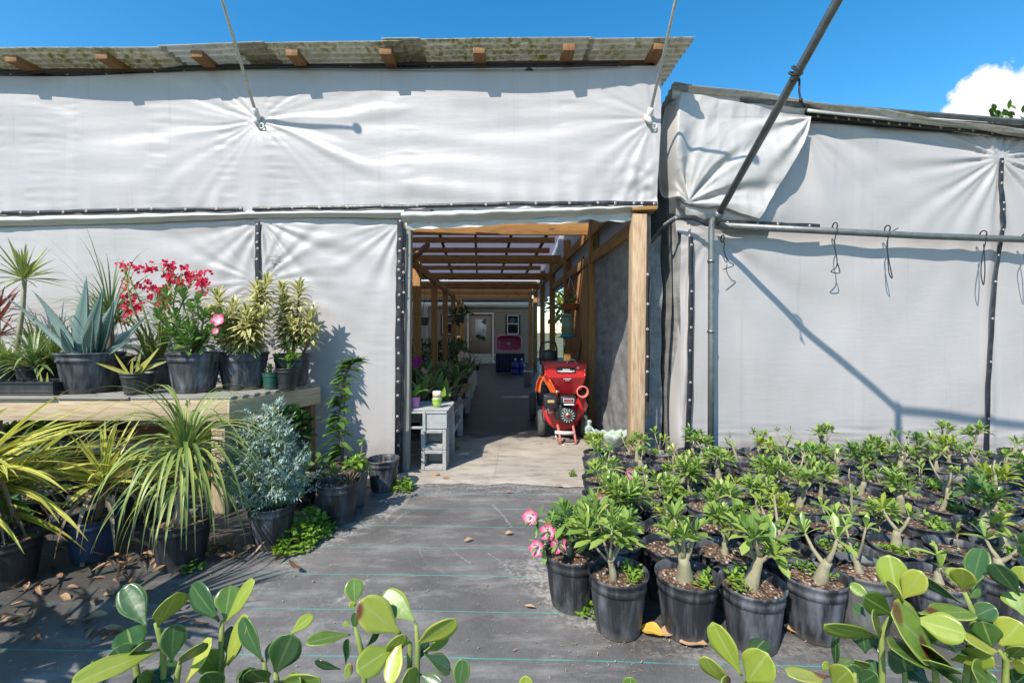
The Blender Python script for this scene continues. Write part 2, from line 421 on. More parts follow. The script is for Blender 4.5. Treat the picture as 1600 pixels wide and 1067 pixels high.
M['l_rose'] = leafmat('desert_rose_leaf', (.115, .23, .04), (.37, .48, .10), mid=(.34, .42, .18), rough=.33, trans=.3)
M['l_rose_dark'] = leafmat('dark_desert_rose_leaf', (.06, .15, .03), (.20, .33, .065), mid=(.28, .36, .18), rough=.28, trans=.22)
M['l_rose_lime'] = leafmat('lime_desert_rose_leaf', (.18, .29, .03), (.42, .49, .07), mid=(.42, .48, .2), rough=.35, trans=.32)
M['l_clusia'] = leafmat('paddle_leaf', (.03, .09, .02), (.19, .30, .045), margin=(.34, .40, .075), mthr=.9, mid=(.26, .34, .11), rough=.3, trans=.2, spots=(.14, .055, .025))
M['l_clusia_y'] = leafmat('yellow_green_paddle_leaf', (.22, .32, .04), (.44, .48, .08), margin=(.46, .48, .10), mthr=.88, mid=(.42, .48, .17), rough=.3, trans=.26, spots=(.20, .07, .03))
M['l_clusia_d'] = leafmat('dark_paddle_leaf', (.018, .062, .022), (.055, .125, .035), margin=(.16, .24, .06), mthr=.9, mid=(.12, .19, .07), rough=.26, trans=.12)
M['l_song'] = leafmat('cream_margined_leaf', (.09, .16, .035), (.19, .25, .06), margin=(.74, .68, .31), mthr=.26, rough=.38, trans=.3)
M['l_agave'] = leafmat('blue_agave_leaf', (.12, .19, .165), (.215, .295, .265), margin=(.33, .36, .29), mthr=.93, tip=(.10, .05, .03), rough=.55, trans=.05)
M['l_pony'] = leafmat('arching_strap_leaf', (.12, .20, .045), (.37, .43, .11), mid=(.33, .38, .15), tip=(.28, .20, .09), rough=.42)
M['l_spider'] = leafmat('grassy_leaf', (.09, .165, .05), (.28, .36, .12), tip=(.25, .18, .08), rough=.45)
M['l_stripe'] = leafmat('yellow_striped_leaf', (.25, .30, .04), (.38, .41, .06), margin=(.74, .69, .16), stripes=7., tip=(.3, .2, .08), rough=.4)
M['l_dry'] = leafmat('dry_leaf_blade', (.16, .11, .07), (.34, .27, .19), rough=.7, trans=.15)
M['l_rue'] = leafmat('blue_grey_lacy_leaf', (.24, .35, .30), (.46, .56, .49), rough=.6, trans=.2)
M['l_vine'] = leafmat('vine_leaf', (.05, .125, .025), (.17, .29, .05), mid=(.2, .3, .09), rough=.35)
M['l_weed'] = leafmat('bright_weed_leaf', (.11, .24, .02), (.28, .44, .05), mid=(.33, .45, .12), rough=.45, trans=.35)
M['l_dark'] = leafmat('deep_green_leaf', (.018, .06, .016), (.07, .155, .035), rough=.35)
M['l_orchid'] = leafmat('orchid_leaf', (.08, .15, .035), (.24, .31, .09), mid=(.12, .18, .05), rough=.3, trans=.2)
M['l_red'] = leafmat('red_cordyline_leaf', (.16, .04, .035), (.33, .12, .08), rough=.45)
M['l_tree'] = leafmat('tree_leaf', (.03, .085, .015), (.15, .23, .035), rough=.45, trans=.35)
M['l_lit'] = leafmat('sunny_palm_leaf', (.16, .22, .03), (.40, .42, .08), rough=.4, trans=.4)
M['l_snake'] = leafmat('yellow_sword_leaf', (.20, .24, .05), (.45, .42, .09), mid=(.14, .2, .05), rough=.4)
def petal(name, base, edge, thr=.5):
    m, nt = new_mat(name); a, x, y, r = lfco(nt)
    c = mix(nt, rng_(nt, y, thr-.35, thr+.25), base, edge)
    c = mix(nt, mth(nt, 'MULTIPLY', r, .3), c, tuple(k*.75 for k in edge))
    finish(nt, c, .5, 0., None, .3, .35); return m
M['f_pink'] = petal('pink_petal', (.85, .62, .66), (.80, .10, .26), .55)
M['f_red'] = petal('crimson_bract', (.45, .01, .05), (.62, .02, .075), .3)
M['f_purple'] = petal('magenta_petal', (.6, .05, .4), (.5, .02, .38), .4)
M['f_white'] = petal('cream_petal', (.75, .62, .5), (.7, .52, .45), .4)
M['dead'] = leafmat('fallen_leaf', (.13, .06, .03), (.42, .26, .14), mid=(.45, .32, .2), rough=.75, trans=.1)
M['dead_yellow'] = leafmat('yellow_fallen_leaf', (.52, .30, .03), (.62, .40, .06), mid=(.65, .5, .2), rough=.6, trans=.15)
M['dead_tan'] = leafmat('tan_fallen_leaf', (.36, .20, .10), (.48, .32, .19), mid=(.5, .37, .25), rough=.75, trans=.1)

# ------------------------------------------------------------------ the ground cloth with its green lines, dust and scratches
def segd(nt, px, py, a, b):
    ax, ay = a; bx_, by = b; dx, dy = bx_-ax, by-ay; L2 = dx*dx+dy*dy
    t = mth(nt, 'ADD', mth(nt, 'MULTIPLY', mth(nt, 'SUBTRACT', px, ax), dx/L2), mth(nt, 'MULTIPLY', mth(nt, 'SUBTRACT', py, ay), dy/L2))
    n = N(nt, 'ShaderNodeMath', {0: t, 1: 0.}, operation='ADD', use_clamp=True).outputs[0]
    ex = mth(nt, 'SUBTRACT', px, mth(nt, 'ADD', mth(nt, 'MULTIPLY', n, dx), ax)); ey = mth(nt, 'SUBTRACT', py, mth(nt, 'ADD', mth(nt, 'MULTIPLY', n, dy), ay))
    return mth(nt, 'SQRT', mth(nt, 'ADD', mth(nt, 'MULTIPLY', ex, ex), mth(nt, 'MULTIPLY', ey, ey)))
def GP(px, py):
    d = EYE*K/(py-HOR); return ((px-800)/K*d, d)
def matmat():
    m, nt = new_mat('woven_ground_cloth'); co = posco(nt); a, dirt, drk, r = lfco(nt)
    s = N(nt, 'ShaderNodeSeparateXYZ', {0: co}); x, y = s.outputs[0], s.outputs[1]
    wv = nse(nt, vscale(nt, co, (260., 30., 1.)), 1., 2.); wv2 = nse(nt, vscale(nt, co, (30., 330., 1.)), 1., 2.)
    big = nse(nt, co, 1.4, 6., .62); mid = nse(nt, vscale(nt, co, (3., 9., 1.)), 1., 6., .7); fine = nse(nt, co, 45., 5., .7)
    c = mix(nt, rng_(nt, big, .3, .7), (.070, .066, .063), (.18, .172, .164))
    c = mix(nt, rng_(nt, wv, .45, .75, 0, .35), c, (.21, .205, .20))
    c = mix(nt, rng_(nt, wv2, .5, .75, 0, .25), c, (.014, .014, .016))
    c = mix(nt, rng_(nt, mid, .5, .72, 0, .65), c, (.29, .28, .265))
    # green marker lines about a foot apart
    wob = mth(nt, 'MULTIPLY', mth(nt, 'SUBTRACT', nse(nt, co, 1.2, 1.), .5), .03)
    t = mth(nt, 'DIVIDE', mth(nt, 'SUBTRACT', mth(nt, 'ADD', mth(nt, 'ADD', y, mth(nt, 'MULTIPLY', x, .03)), wob), 1.80), .305)
    fr = mth(nt, 'ABSOLUTE', mth(nt, 'SUBTRACT', mth(nt, 'FRACT', mth(nt, 'ADD', t, .5)), .5))
    ln = mth(nt, 'MULTIPLY', rng_(nt, fr, .012, .007), rng_(nt, nse(nt, vscale(nt, co, (9., 2., 1.)), 1., 4.), .3, .55, .25, .85))
    c = mix(nt, ln, c, (.04, .36, .31))
    # dust and scratches
    dd = mth(nt, 'MULTIPLY', dirt, rng_(nt, mth(nt, 'ADD', mth(nt, 'MULTIPLY', fine, .6), mth(nt, 'MULTIPLY', mid, .4)), .47, .58))
    c = mix(nt, N(nt, 'ShaderNodeMath', {0: dd, 1: 1.}, operation='MULTIPLY', use_clamp=True).outputs[0], c, (.36, .345, .32))
    cx, cy = -.17, 2.78
    x = mth(nt, 'ADD', x, mth(nt, 'MULTIPLY', mth(nt, 'SUBTRACT', nse(nt, co, 3.5, 4.), .5), .10)); y = mth(nt, 'ADD', y, mth(nt, 'MULTIPLY', mth(nt, 'SUBTRACT', nse(nt, vscale(nt, co, (1.3, 1., 1.)), 4.1, 4.), .5), .08))
    rad = mth(nt, 'SQRT', mth(nt, 'ADD', mth(nt, 'POWER', mth(nt, 'SUBTRACT', x, cx), 2.), mth(nt, 'POWER', mth(nt, 'SUBTRACT', y, cy), 2.)))
    ring = mth(nt, 'MULTIPLY', rng_(nt, mth(nt, 'ABSOLUTE', mth(nt, 'SUBTRACT', rad, .385)), .008, .002), rng_(nt, y, 2.80, 2.68))
    ring = mth(nt, 'MULTIPLY', ring, rng_(nt, big, .4, .62, .05, .45))
    c = mix(nt, ring, c, (.33, .325, .31))
    for (p, q, w) in (((700, 850), (716, 868), .006), ((716, 868), (734, 880), .009), ((640, 800), (612, 818), .012), ((765, 865), (796, 896), .006), ((660, 758), (600, 815), .02), ((770, 790), (800, 822), .012), ((575, 905), (520, 945), .02), ((600, 850), (650, 835), .006)):
        k = rng_(nt, segd(nt, x, y, GP(*p), GP(*q)), w, w*.3)
        c = mix(nt, mth(nt, 'MULTIPLY', k, rng_(nt, fine, .42, .62, .0, .6)), c, (.38, .37, .35))
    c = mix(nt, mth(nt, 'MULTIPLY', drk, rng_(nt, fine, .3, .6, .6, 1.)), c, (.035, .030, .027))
    h = mth(nt, 'ADD', mth(nt, 'MULTIPLY', mth(nt, 'ADD', wv, wv2), .5), fine)
    finish(nt, c, rng_(nt, mid, .3, .7, .48, .7), 0., bump(nt, h, .35, .004), .45); return m
M['mat'] = matmat()
def concmat():
    m, nt = new_mat('stained_concrete'); co = posco(nt)
    f = nse(nt, co, 1.6, 7., .65); g = nse(nt, vscale(nt, co, (2., 7., 1.)), 1.5, 6., .7); h = nse(nt, co, 55., 4., .7)
    c = mix(nt, rng_(nt, f, .3, .7), (.28, .25, .21), (.46, .41, .345))
    c = mix(nt, rng_(nt, g, .48, .66, 0, .8), c, (.19, .165, .14))
    c = mix(nt, rng_(nt, h, .6, .75, 0, .5), c, (.15, .13, .11))
    v = N(nt, 'ShaderNodeTexVoronoi', {'Vector': co, 'Scale': .42, 'Randomness': 1.}, feature='DISTANCE_TO_EDGE').outputs[0]
    c = mix(nt, mth(nt, 'MULTIPLY', rng_(nt, mth(nt, 'ADD', v, mth(nt, 'MULTIPLY', h, .012)), .009, .004), .5), c, (.09, .08, .07))
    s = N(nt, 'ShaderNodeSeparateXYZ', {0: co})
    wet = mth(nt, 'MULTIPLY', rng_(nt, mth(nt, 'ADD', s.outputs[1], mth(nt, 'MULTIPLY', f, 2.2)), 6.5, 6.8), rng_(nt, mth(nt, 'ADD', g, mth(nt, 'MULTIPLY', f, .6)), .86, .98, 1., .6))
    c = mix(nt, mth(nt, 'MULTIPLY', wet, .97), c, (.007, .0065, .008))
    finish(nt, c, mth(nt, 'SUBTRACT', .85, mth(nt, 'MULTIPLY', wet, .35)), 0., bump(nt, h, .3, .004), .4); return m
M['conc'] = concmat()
def landmat():
    m, nt = new_mat('sandy_turf'); co = posco(nt)
    c = mix(nt, rng_(nt, nse(nt, co, .8, 6.), .4, .6), (.06, .09, .025), (.17, .15, .09))
    finish(nt, c, .95); return m
M['land'] = landmat()
# ------------------------------------------------------------------ ground
mb = MB(); grid(mb, 8, 8, lambda u, v: V((lerp(-400, 400, u), lerp(-300, 500, v), -.03))); struct(mb, 'ground', M['land'])
DIRT = [([GP(838, 872), GP(848, 915), GP(880, 950), GP(930, 975), GP(1000, 1000), GP(1090, 1012), GP(1200, 1008), GP(1330, 1000)], .075, 1.),
        ([GP(790, 880), GP(815, 905), GP(850, 930), GP(900, 965)], .05, .8),
        ([GP(660, 756), GP(600, 800), GP(540, 838), GP(450, 880)], .06, .9),
        ([GP(470, 880), GP(420, 915), GP(360, 950)], .05, .5),
        ([GP(640, 760), GP(760, 758), GP(900, 762)], .28, .62)]
def pdist(x, y, pts):
    best = 9
    for (ax, ay), (bx_, by) in zip(pts, pts[1:]):
        dx, dy = bx_-ax, by-ay; t = clamp(((x-ax)*dx+(y-ay)*dy)/(dx*dx+dy*dy+1e-9))
        best = min(best, math.hypot(x-ax-t*dx, y-ay-t*dy))
    return best
def matlf(u, v):
    x = lerp(-6, 7, u); y = lerp(-2.5, clothy(x), v)
    d = 0
    if -2.5 < x < 2.5 and 1 < y < 4.1:
        for pts, w, a in DIRT: d = max(d, a*math.exp(-(pdist(x, y, pts)/w)**2))
    d += .22*sst(.05, .5, nz(x*1.1+3, y*1.4, .3))*(1-sst(.2, .8, x))
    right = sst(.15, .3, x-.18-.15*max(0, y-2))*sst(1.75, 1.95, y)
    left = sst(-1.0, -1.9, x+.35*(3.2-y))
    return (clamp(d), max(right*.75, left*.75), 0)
def clothy(x): return (4.16 if x < -1.25 else (3.95 if x < 1.35 else 4.75))-.03*x
mb = MB(); grid(mb, 420, 210, lambda u, v: V((lerp(-6, 7, u), lerp(-2.5, clothy(lerp(-6, 7, u)), v), .004*nz(lerp(-6, 7, u)*2.2, lerp(-2.5, 3.95, v)*2.2)+.004)), lff=matlf)
struct(mb, 'ground_cloth', M['mat'])
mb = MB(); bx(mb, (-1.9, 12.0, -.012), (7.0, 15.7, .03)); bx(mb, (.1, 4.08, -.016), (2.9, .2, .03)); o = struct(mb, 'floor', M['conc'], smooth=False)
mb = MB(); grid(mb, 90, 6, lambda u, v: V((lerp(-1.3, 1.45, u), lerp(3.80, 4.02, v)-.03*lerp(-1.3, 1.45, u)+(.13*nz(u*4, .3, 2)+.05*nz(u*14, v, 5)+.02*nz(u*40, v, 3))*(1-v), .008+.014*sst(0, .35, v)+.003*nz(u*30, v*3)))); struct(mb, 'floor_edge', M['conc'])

# ------------------------------------------------------------------ seam strips with washers
WM = {}
def washer(parent, p, nrm, r=.0125):
    key = 'w'
    nrm = V(nrm).normalized()
    if key not in WM:
        mb = MB(); lathe(mb, [(r, 0), (r, .002), (r*.55, .005), (r*.34, .005), (r*.30, .002), (.0001, .003)], n=14)
        # lf.y grows from rim to centre
        WM[key] = mb.mesh('washer', M['washer'], V((0, 0, 0)), True)
    o = link('washer', WM[key], parent, V(p)-ORG[parent.name])
    o.rotation_euler = V((0, 0, 1)).rotation_difference(nrm).to_euler(); return o
def strip(parent, pts, w, nrm, washers, name='seam_strip', th=.006, wig=.006):
    mb = MB(); n = max(2, int(sum((V(a)-V(b)).length for a, b in zip(pts, pts[1:]))/.05))
    P = []
    seg = len(pts)-1
    for i in range(n+1):
        t = i/n*seg; k = min(int(t), seg-1); q = V(pts[k]).lerp(V(pts[k+1]), t-k)
        s = R.uniform(0, 9) if i == 0 else s
        q = q+V((nz(i*.23, s), 0, nz(i*.23, s+5)))*wig+V(nrm)*.004*nz(i*.4, s+9)
        P.append(q)
    nrm = V(nrm).normalized(); b = len(mb.v)
    for i, q in enumerate(P):
        t = (P[min(i+1, n)]-P[max(0, i-1)]).normalized(); c = t.cross(nrm).normalized()
        ww = w*(1+.18*nz(i*.31, 4.4))
        for a, h in ((-.5, 0), (-.4, th), (.4, th), (.5, 0)): mb.v.append(q+c*(a*ww)+nrm*h)
    for i in range(n):
        for k in range(3): mb.face((b+i*4+k, b+i*4+k+1, b+i*4+k+5, b+i*4+k+4), ((i*.05, k/3, 0),)*4)
    o = mb.build(name, M['strap'], parent)
    for t in washers:
        k = clamp(t)*n; i = min(int(k), n-1); q = P[i].lerp(P[i+1], k-i)+nrm*(th+.001)+V((R.uniform(-.004, .004), 0, R.uniform(-.004, .004)))
        washer(o, q, nrm+V((R.uniform(-.15, .15), 0, R.uniform(-.15, .15))))
    return o
FN = V((0, -1, 0))

# ------------------------------------------------------------------ big greenhouse
GH = thing('greenhouse', 'long timber greenhouse clad in white vinyl with a corrugated overhanging roof and open doorway', 'greenhouse', (0, 4.2, 0))
def radial(px, py, ax, ay, freqs, amps, fall, seed, near=30, warp=.25):
    dx, dy = px-ax, py-ay; r = math.hypot(dx, dy)+1e-6; th = math.atan2(dy, dx)
    th += .45*warp*nz(px/140+seed, py/140)+.05*nz(r/90, seed)
    s = 0
    for f, a, k in zip(freqs, amps, range(9)): s += a*(.6+.8*nz(th*2.1, seed+k*3.3))*math.sin(th*f+seed*2+k*1.7)
    return s*math.exp(-r/fall)*min(1, r/near), th
TOPW = [-8, 25, 80, 150, 236, 300, 345, 405, 440, 482, 500, 572, 630, 676, 728, 782, 822, 866, 902, 936, 972, 990, 1017]
def disp_up(px, py):
    a, th = radial(px, py, 408, 192, (15, 27, 41), (.012, .007, .0035), 230, 1.3)
    a *= .14+.86*abs(math.cos(math.atan2(py-192, px-408)))**1.6; a *= .55+.9*sst(-.3, .3, nz(px/110, py/70, 21))
    b, _ = radial(px, py, 1020, 190, (13, 25), (.008, .005), 190, 4.1)
    f = a+b+.045*nz(px/230, py/120, 2.)+.012*nz(px/150-py/220, py/26, 14.)*sst(40, 200, abs(px-408))+(.0042*nz(px/70, py/9, 5.)+.0024*nz(px/25, py/6, 8.))*(.15+.85*sst(.0, .35, nz(px/45, py/400, 11)))
    for w in TOPW:
        dx = (px-w)/14.; dy = (330-py)/26.
        if abs(dx) < 4 and dy < 4: f += .008*math.exp(-dy)*math.cos(dx*2.2)*math.exp(-abs(dx)*.5)
    cr = sst(940, 1025, px)*sst(215, 325, py)
    f += cr*(.07*abs(nz(px/26+py/60, py/34, 3))+.03*nz(px/11, py/13))
    f += .02*math.exp(-((px-415)/26)**2)*sst(190, 230, py)
    f *= sst(1028, 1005, px)*.5+.5
    return f*(.35+.65*sst(112, 150, py))
UT = [(-60, 121), (0, 124), (120, 124), (300, 117), (420, 113), (600, 111), (800, 110), (1022, 109)]
UB = [(-60, 338), (0, 338), (236, 334), (390, 330), (500, 326), (700, 324), (900, 322), (1028, 323)]
mb = MB()
def f_up(u, v):
    px = lerp(-60, 1027+3*math.sin(v*5), u); py = lerp(poly(UT, px), poly(UB, px)+6, v)
    return WL(px, py, .05+disp_up(px, py))
grid(mb, 380, 90, f_up); mb.build('upper_tarp', M['tarp'], GH)
def disp_lo(px, py):
    f = .02*nz(px/150, py/150, 9.)+.0022*nz(px/60, py/8, 4)*sst(-.1, .3, nz(px/60, py/200, 12))
    a, _ = radial(px, py, 410, 345, (15, 27), (.015, .007), 170, 2.2); b, _ = radial(px, py, 405, 440, (19, 31), (.011, .005), 130, 6.2)
    c, _ = radial(px, py, 628, 345, (17, 29), (.014, .008), 90, 7.7)
    return f+a+b+c
LT = [(-60, 352), (0, 352), (200, 348), (400, 340), (520, 346), (634, 352)]
mb = MB()
def f_la(u, v):
    px = lerp(-60, 405, u); py = lerp(poly(LT, px)-16, 748, v); return WL(px, py, .01+disp_lo(px, py))
grid(mb, 150, 130, f_la); mb.build('side_tarp', M['tarp_low'], GH)
mb = MB()
def f_lb(u, v):
    px = lerp(406, 628, u); py = lerp(poly(LT, px)-18, 748, v); return WL(px, py, .014+disp_lo(px, py))
grid(mb, 110, 150, f_lb); mb.build('side_tarp', M['tarp_low'], GH)
# faint printed marks on the right hand panel beside the seam
mb = MB()
def mark(a, b, w=.004):
    p, q = WL(*a, .05), WL(*b, .05); beam(mb, p, q, w, .002, (0, -1, 0))
for a, b in (((424, 407), (430.5, 407.5)), ((423.5, 411), (430.5, 406.5)), ((430.5, 406.5), (439, 414.5)), ((426, 411), (428.5, 414)), ((428, 409.5), (431, 413)), ((422, 402.5), (443, 403)), ((431, 400), (437, 400.5)), ((424, 422), (433, 422)), ((425.5, 422), (428.5, 426)), ((428.5, 426), (432, 422))): mark(a, b)
mb.build('printed_mark', plain('grey_ink', (.16, .16, .17), .6), GH)
# rolled hems below the upper sheet
mb = MB()
HT = [(-60, 338), (60, 337), (160, 335), (280, 333), (400, 331), (520, 329), (634, 327)]; HB = [(-60, 356), (0, 355), (120, 353), (250, 349), (390, 343), (520, 341), (634, 343)]
def f_hm(u, v):
    px = lerp(-60, 634, u); py = lerp(poly(HT, px), poly(HB, px)+1.2*nz(u*22, 3), v); return WL(px, py, .045+.028*math.sin(v*3.4)+.010*nz(u*26, v*1.5)+.012*sst(.35, .55, v)*sst(.85, .6, v))
grid(mb, 170, 12, f_hm); mb.build('rolled_hem', M['hem'], GH)
mb = MB()
def f_hem(u, v):
    px = lerp(630, 1000, u); top = lerp(334, 324, u); bot = lerp(350, 333, u**1.4)+3.*nz(u*9, 2)+1.5*nz(u*25, 4)
    py = lerp(top, bot, v); return WL(px, py, .06+.035*math.sin(v*4.2)+.02*nz(u*14, v*1.5))
grid(mb, 130, 14, f_hem); mb.build('rolled_hem', M['hem'], GH)
mb = MB()
def f_hem2(u, v):
    px = lerp(634, 995, u); bot = lerp(356, 345, u)+4.5*nz(u*7, 7)+2.5*nz(u*22, 1)+3*sst(.45, .3, u)
    py = lerp(lerp(340, 332, u), bot, v); p = WL(px, py, .02+.015*nz(u*16, v*2)); return p
grid(mb, 130, 8, f_hem2); mb.build('torn_hem', M['hem'], GH)
# strips
def pxs(ls, xs, x0, x1): return [(x-x0)/(x1-x0) for x in xs]
sb = [WL(px, py, .075) for px, py in ((-60, 337), (60, 336), (160, 333), (280, 331), (388, 330))]
strip(GH, sb, .04, FN, pxs(0, [-40, -8, 12, 40, 68, 111, 150, 199, 224, 246, 296, 345, 384], -60, 388))
sb = [WL(px, py, .075) for px, py in ((402, 330), (520, 327.5), (640, 326), (790, 322), (930, 321), (1022, 322))]
strip(GH, sb, .038, FN, pxs(0, [428, 468, 510, 556, 611, 663, 706, 750, 778, 816, 862, 900, 936, 974, 992, 1017], 402, 1022))
sb = [WL(px, py, .04) for px, py in ((406, 348), (406.5, 380), (406, 420), (407, 480), (406, 560), (406, 640))]
strip(GH, sb, .05, FN, [.03, .12, .20, .25, .33, .45, .6, .8])
sb = [WL(px, py, .045) for px, py in ((628, 345), (626, 420), (625, 500), (624, 600), (623.5, 738))]
strip(GH, sb, .062, FN, [.01, .10, .165, .22, .26, .30, .38, .44, .50, .57, .63, .69, .74, .78, .84, .88, .92, .95, .99])
sb = [WL(px, py, .035) for px, py in ((634, 360), (632, 500), (630, 738))]
strip(GH, sb, .012, FN, [.11, .24, .35, .46], th=.02)
# header strap along the eave
sb = [WL(px, py, .03) for px, py in ((-60, 121), (0, 119), (140, 121), (250, 117), (350, 110), (480, 109), (600, 110), (760, 109.5), (900, 110), (1020, 107))]
strip(GH, sb, .075, FN, [.05, .13, .2, .255, .28, .33, .38, .44, .52, .56, .62, .66, .72, .80, .84, .9, .95])
mb = MB()
for k, ws in enumerate((((-60, 113), (0, 116), (120, 121), (250, 117), (300, 111), (460, 109), (680, 108), (1022, 105)), ((-60, 124), (0, 122), (200, 119), (420, 113), (640, 115), (900, 112), (1000, 108)))):
    pts = []
    for (a, b), (c, d) in zip(ws, ws[1:]):
        for i in range(6): pts.append(WL(lerp(a, c, i/6), lerp(b, d, i/6)+1.2*nz(a/50+i, k*3), .075+.01*k))
    tube(mb, pts, .0085, 6)
mb.build('eave_cable', M['cord'], GH)
# timber plate behind the header strap
mb = MB(); beam(mb, WL(-120, 112, -.06), WL(1024, 101, -.06), .05, .13, rnd=.4); mb.build('eave_plate', M['wood_dark'], GH, bevel=.004)
# roof sheets: corrugations run along the eave
def zroof(y): return 3.775+.055*(y-3.93)
def sheet(parent, x0, x1, y0, y1, z0, m, nu=40, zf=zroof, amp=.013, wl=.085, name='roof_sheet', solid=.003):
    mb = MB(); nv = int((y1-y0)/wl*10)
    def f(u, v):
        x = lerp(x0, x1, u); y = lerp(y0, y1, v)+.0*u
        return V((x+.012*nz(v*6, x0), y-.03*x+.02*nz(x*.5, 1)*(1-v), zf(y)+z0+amp*math.sin(2*math.pi*(y-y0)/wl)+.016*nz(x*.8, 3.)-.006*math.sin(x*1.5)))
    grid(mb, nu, nv, f); return mb.build(name, M[m], parent, solid=solid)
sheet(GH, -7.2, -3.05, 3.90, 5.6, .03, 'roof'); sheet(GH, -3.10, -2.16, 3.89, 5.6, .038, 'roof_clean'); sheet(GH, -2.45, -.95, 3.90, 5.6, .03, 'roof')
sheet(GH, -1.02, .70, 3.905, 5.6, .044, 'roof'); sheet(GH, -1.13, -.80, 3.895, 5.6, .052, 'roof_clean'); sheet(GH, .66, 1.555, 3.905, 5.6, .032, 'roof')
for px in (-160, -14, 140, 296, 450, 600, 748, 889, 1030):
    u = (px-800)/K; d = 3.93; x = u*d
    mb = MB(); y0 = 3.94-.03*x+R.uniform(-.012, .012)
    beam(mb, (x, y0, zroof(3.94)-.028), (x-.02, 5.6, zroof(5.6)-.028), .105, .06); mb.build('rafter', M['wood_rafter'], GH, bevel=.004)
# guy rods and their brackets (two, standing out from the facade)
def rod(ax, ay, name, end):
    A = WL(ax, ay, .06); D = V((.07, -1., 1.18)); B = A+D*1.33
    mb = MB(); tube(mb, [A, A.lerp(B, .5)+V((0, 0, -.01)), B], .0135, 10)
    return A, B, mb, D
for ax, ay, lab in ((408, 190, 'pale brace rod standing out from the middle of the upper tarp'), (1011, 190, 'pale brace rod standing out from the right end of the upper tarp by the gap')):
    A, B, mb, D = rod(ax, ay, 'r', 0)
    t = thing('brace_rod', lab, 'brace', A, 'brace rods on the upper tarp')
    mb.build('rod', M['rod'], t)
    mb = MB(); lathe(mb, [(.02, -.05), (.028, -.04), (.028, .05), (.018, .06)], A+D.normalized()*.03, 12, D); tube(mb, [A+V((-.03, .03, .03)), A+V((-.012, -.02, -.02)), A+V((.01, -.03, -.06))], [.02, .026, .018], 8)
    lathe(mb, [(.045, 0), (.045, .012), (.03, .018)], A+V((.004, .03, -.03)), 14, (0, -1, .1)); mb.build('bracket', M['white_pl'], t)
    mb = MB(); c = A+V((.045, -.012, -.075)); tube(mb, [c+V((math.cos(a)*.02, 0, math.sin(a)*.024)) for a in [i*math.pi/6 for i in range(13)]], .006, 6, False); mb.build('eye_ring', M['white_pl'], t)
    mb = MB(); lathe(mb, [(.02, -.06), (.034, -.04), (.036, .0), (.022, .03)], B, 12, D); mb.build('end_cap', M['white_pl'], t)

# ------------------------------------------------------------------ timber frame of the corridor
def xr(y, x0=1.20): return x0-.04*(y-4.2)
def xl(y): return -1.40-.04*(y-4.2)
mb = MB(); beam(mb, (1.125, 4.16, 0), (1.152, 4.16, 2.36), .128, .14, (0, 1, 0), .15); mb.build('post', M['wood_post'], GH, bevel=.006)
mb = MB(); beam(mb, WL(984, 330, .02), WL(1022, 329, .02), .16, .035, rnd=.1); mb.build('cap_board', M['wood_amber'], GH, bevel=.004)
mb = MB(); beam(mb, WL(637.5, 352, -.03), WL(634, 748, -.03), .06, .09, (0, 1, 0), .3); mb.build('post', M['wood_grey'], GH, bevel=.004)
for k, y in enumerate((6.34, 8.5, 10.6, 12.8, 15.0, 17.0)):
    for side in (0, 1):
        if side and k == 0: x = xr(y)+.02
        else: x = xr(y) if side else xl(y+1.)
        yy = y if side else y+1.
        mb = MB(); beam(mb, (x, yy, 0), (x+R.uniform(-.01, .01), yy, 3.0 if side else 2.45), .13 if side else .12, .10, (0, 1, 0)); mb.build('post', M['wood_amber'], GH, bevel=.004)
for y in (5.3, 6.9, 10.9, 13.1):   # second row of posts further left
    mb = MB(); beam(mb, (-3.1, y+2, 0), (-3.1, y+2, 2.5), .1, .1, (0, 1, 0)); mb.build('post', M['wood_amber'], GH, bevel=.004)
for y, z in ((6.6, 2.80), (9.45, 2.81), (11.7, 2.73), (13.9, 2.70), (16.0, 2.70), (17.6, 2.66)):
    mb = MB(); beam(mb, (-4.6, y, z), (xr(y)+.03, y, z-.02), .05, .175, rnd=R.random()*.5); mb.build('tie_beam', M['wood_amber'], GH, bevel=.004)
mb = MB(); beam(mb, (xr(4.3), 4.3, 2.70), (xr(17.5), 17.5, 2.66), .05, .15); mb.build('wall_plate', M['wood_amber'], GH, bevel=.004)
mb = MB(); beam(mb, (xr(4.24), 4.24, 2.31), (xr(11), 11, 2.33), .05, .13); mb.build('wall_plate', M['wood_amber'], GH, bevel=.004)
mb = MB(); beam(mb, (xl(4.4), 4.4, 2.34), (xl(17.5), 17.5, 2.40), .05, .14); mb.build('wall_plate', M['wood_amber'], GH, bevel=.004)
mb = MB(); beam(mb, (xl(6.6)+.05, 6.6, 2.35), (xl(8.6)+.0, 8.6, 2.95), .05, .1); mb.build('knee_brace', M['wood_dark'], GH, bevel=.004)
# inner roof: lilac sheets on purlins and rafters
def zin(y): return 3.52-.062*(y-6.6)
sheet(GH, -5.2, 1.02, 6.3, 14.3, .05, 'roof_lilac', 30, zin, .012, .16, solid=0)
for x in (-4.2, -3.3, -2.4, -1.5, -.75, 0, .75):
    mb = MB(); beam(mb, (x+.2, 6.5, zin(6.5)+.0), (x-.35, 14.3, zin(14.3)+.0), .05, .07); mb.build('inner_rafter', M['wood_dark'], GH)
for y in (7.2, 8.7, 9.6, 10.5, 11.4, 12.5, 13.6):
    mb = MB(); beam(mb, (-4.6, y, zin(y)-.10), (xr(y)-.08, y, zin(y)-.11), .05, .115); mb.build('purlin', M['wood_amber'], GH, bevel=.003)
mb = MB(); grid(mb, 10, 20, lambda u, v: V((lerp(-5.2, .95, u), lerp(14.6, 18.6, v), 2.95-.02*v+.012*math.sin(v*60)))); mb.build('roof_sheet', M['roof_white'], GH)
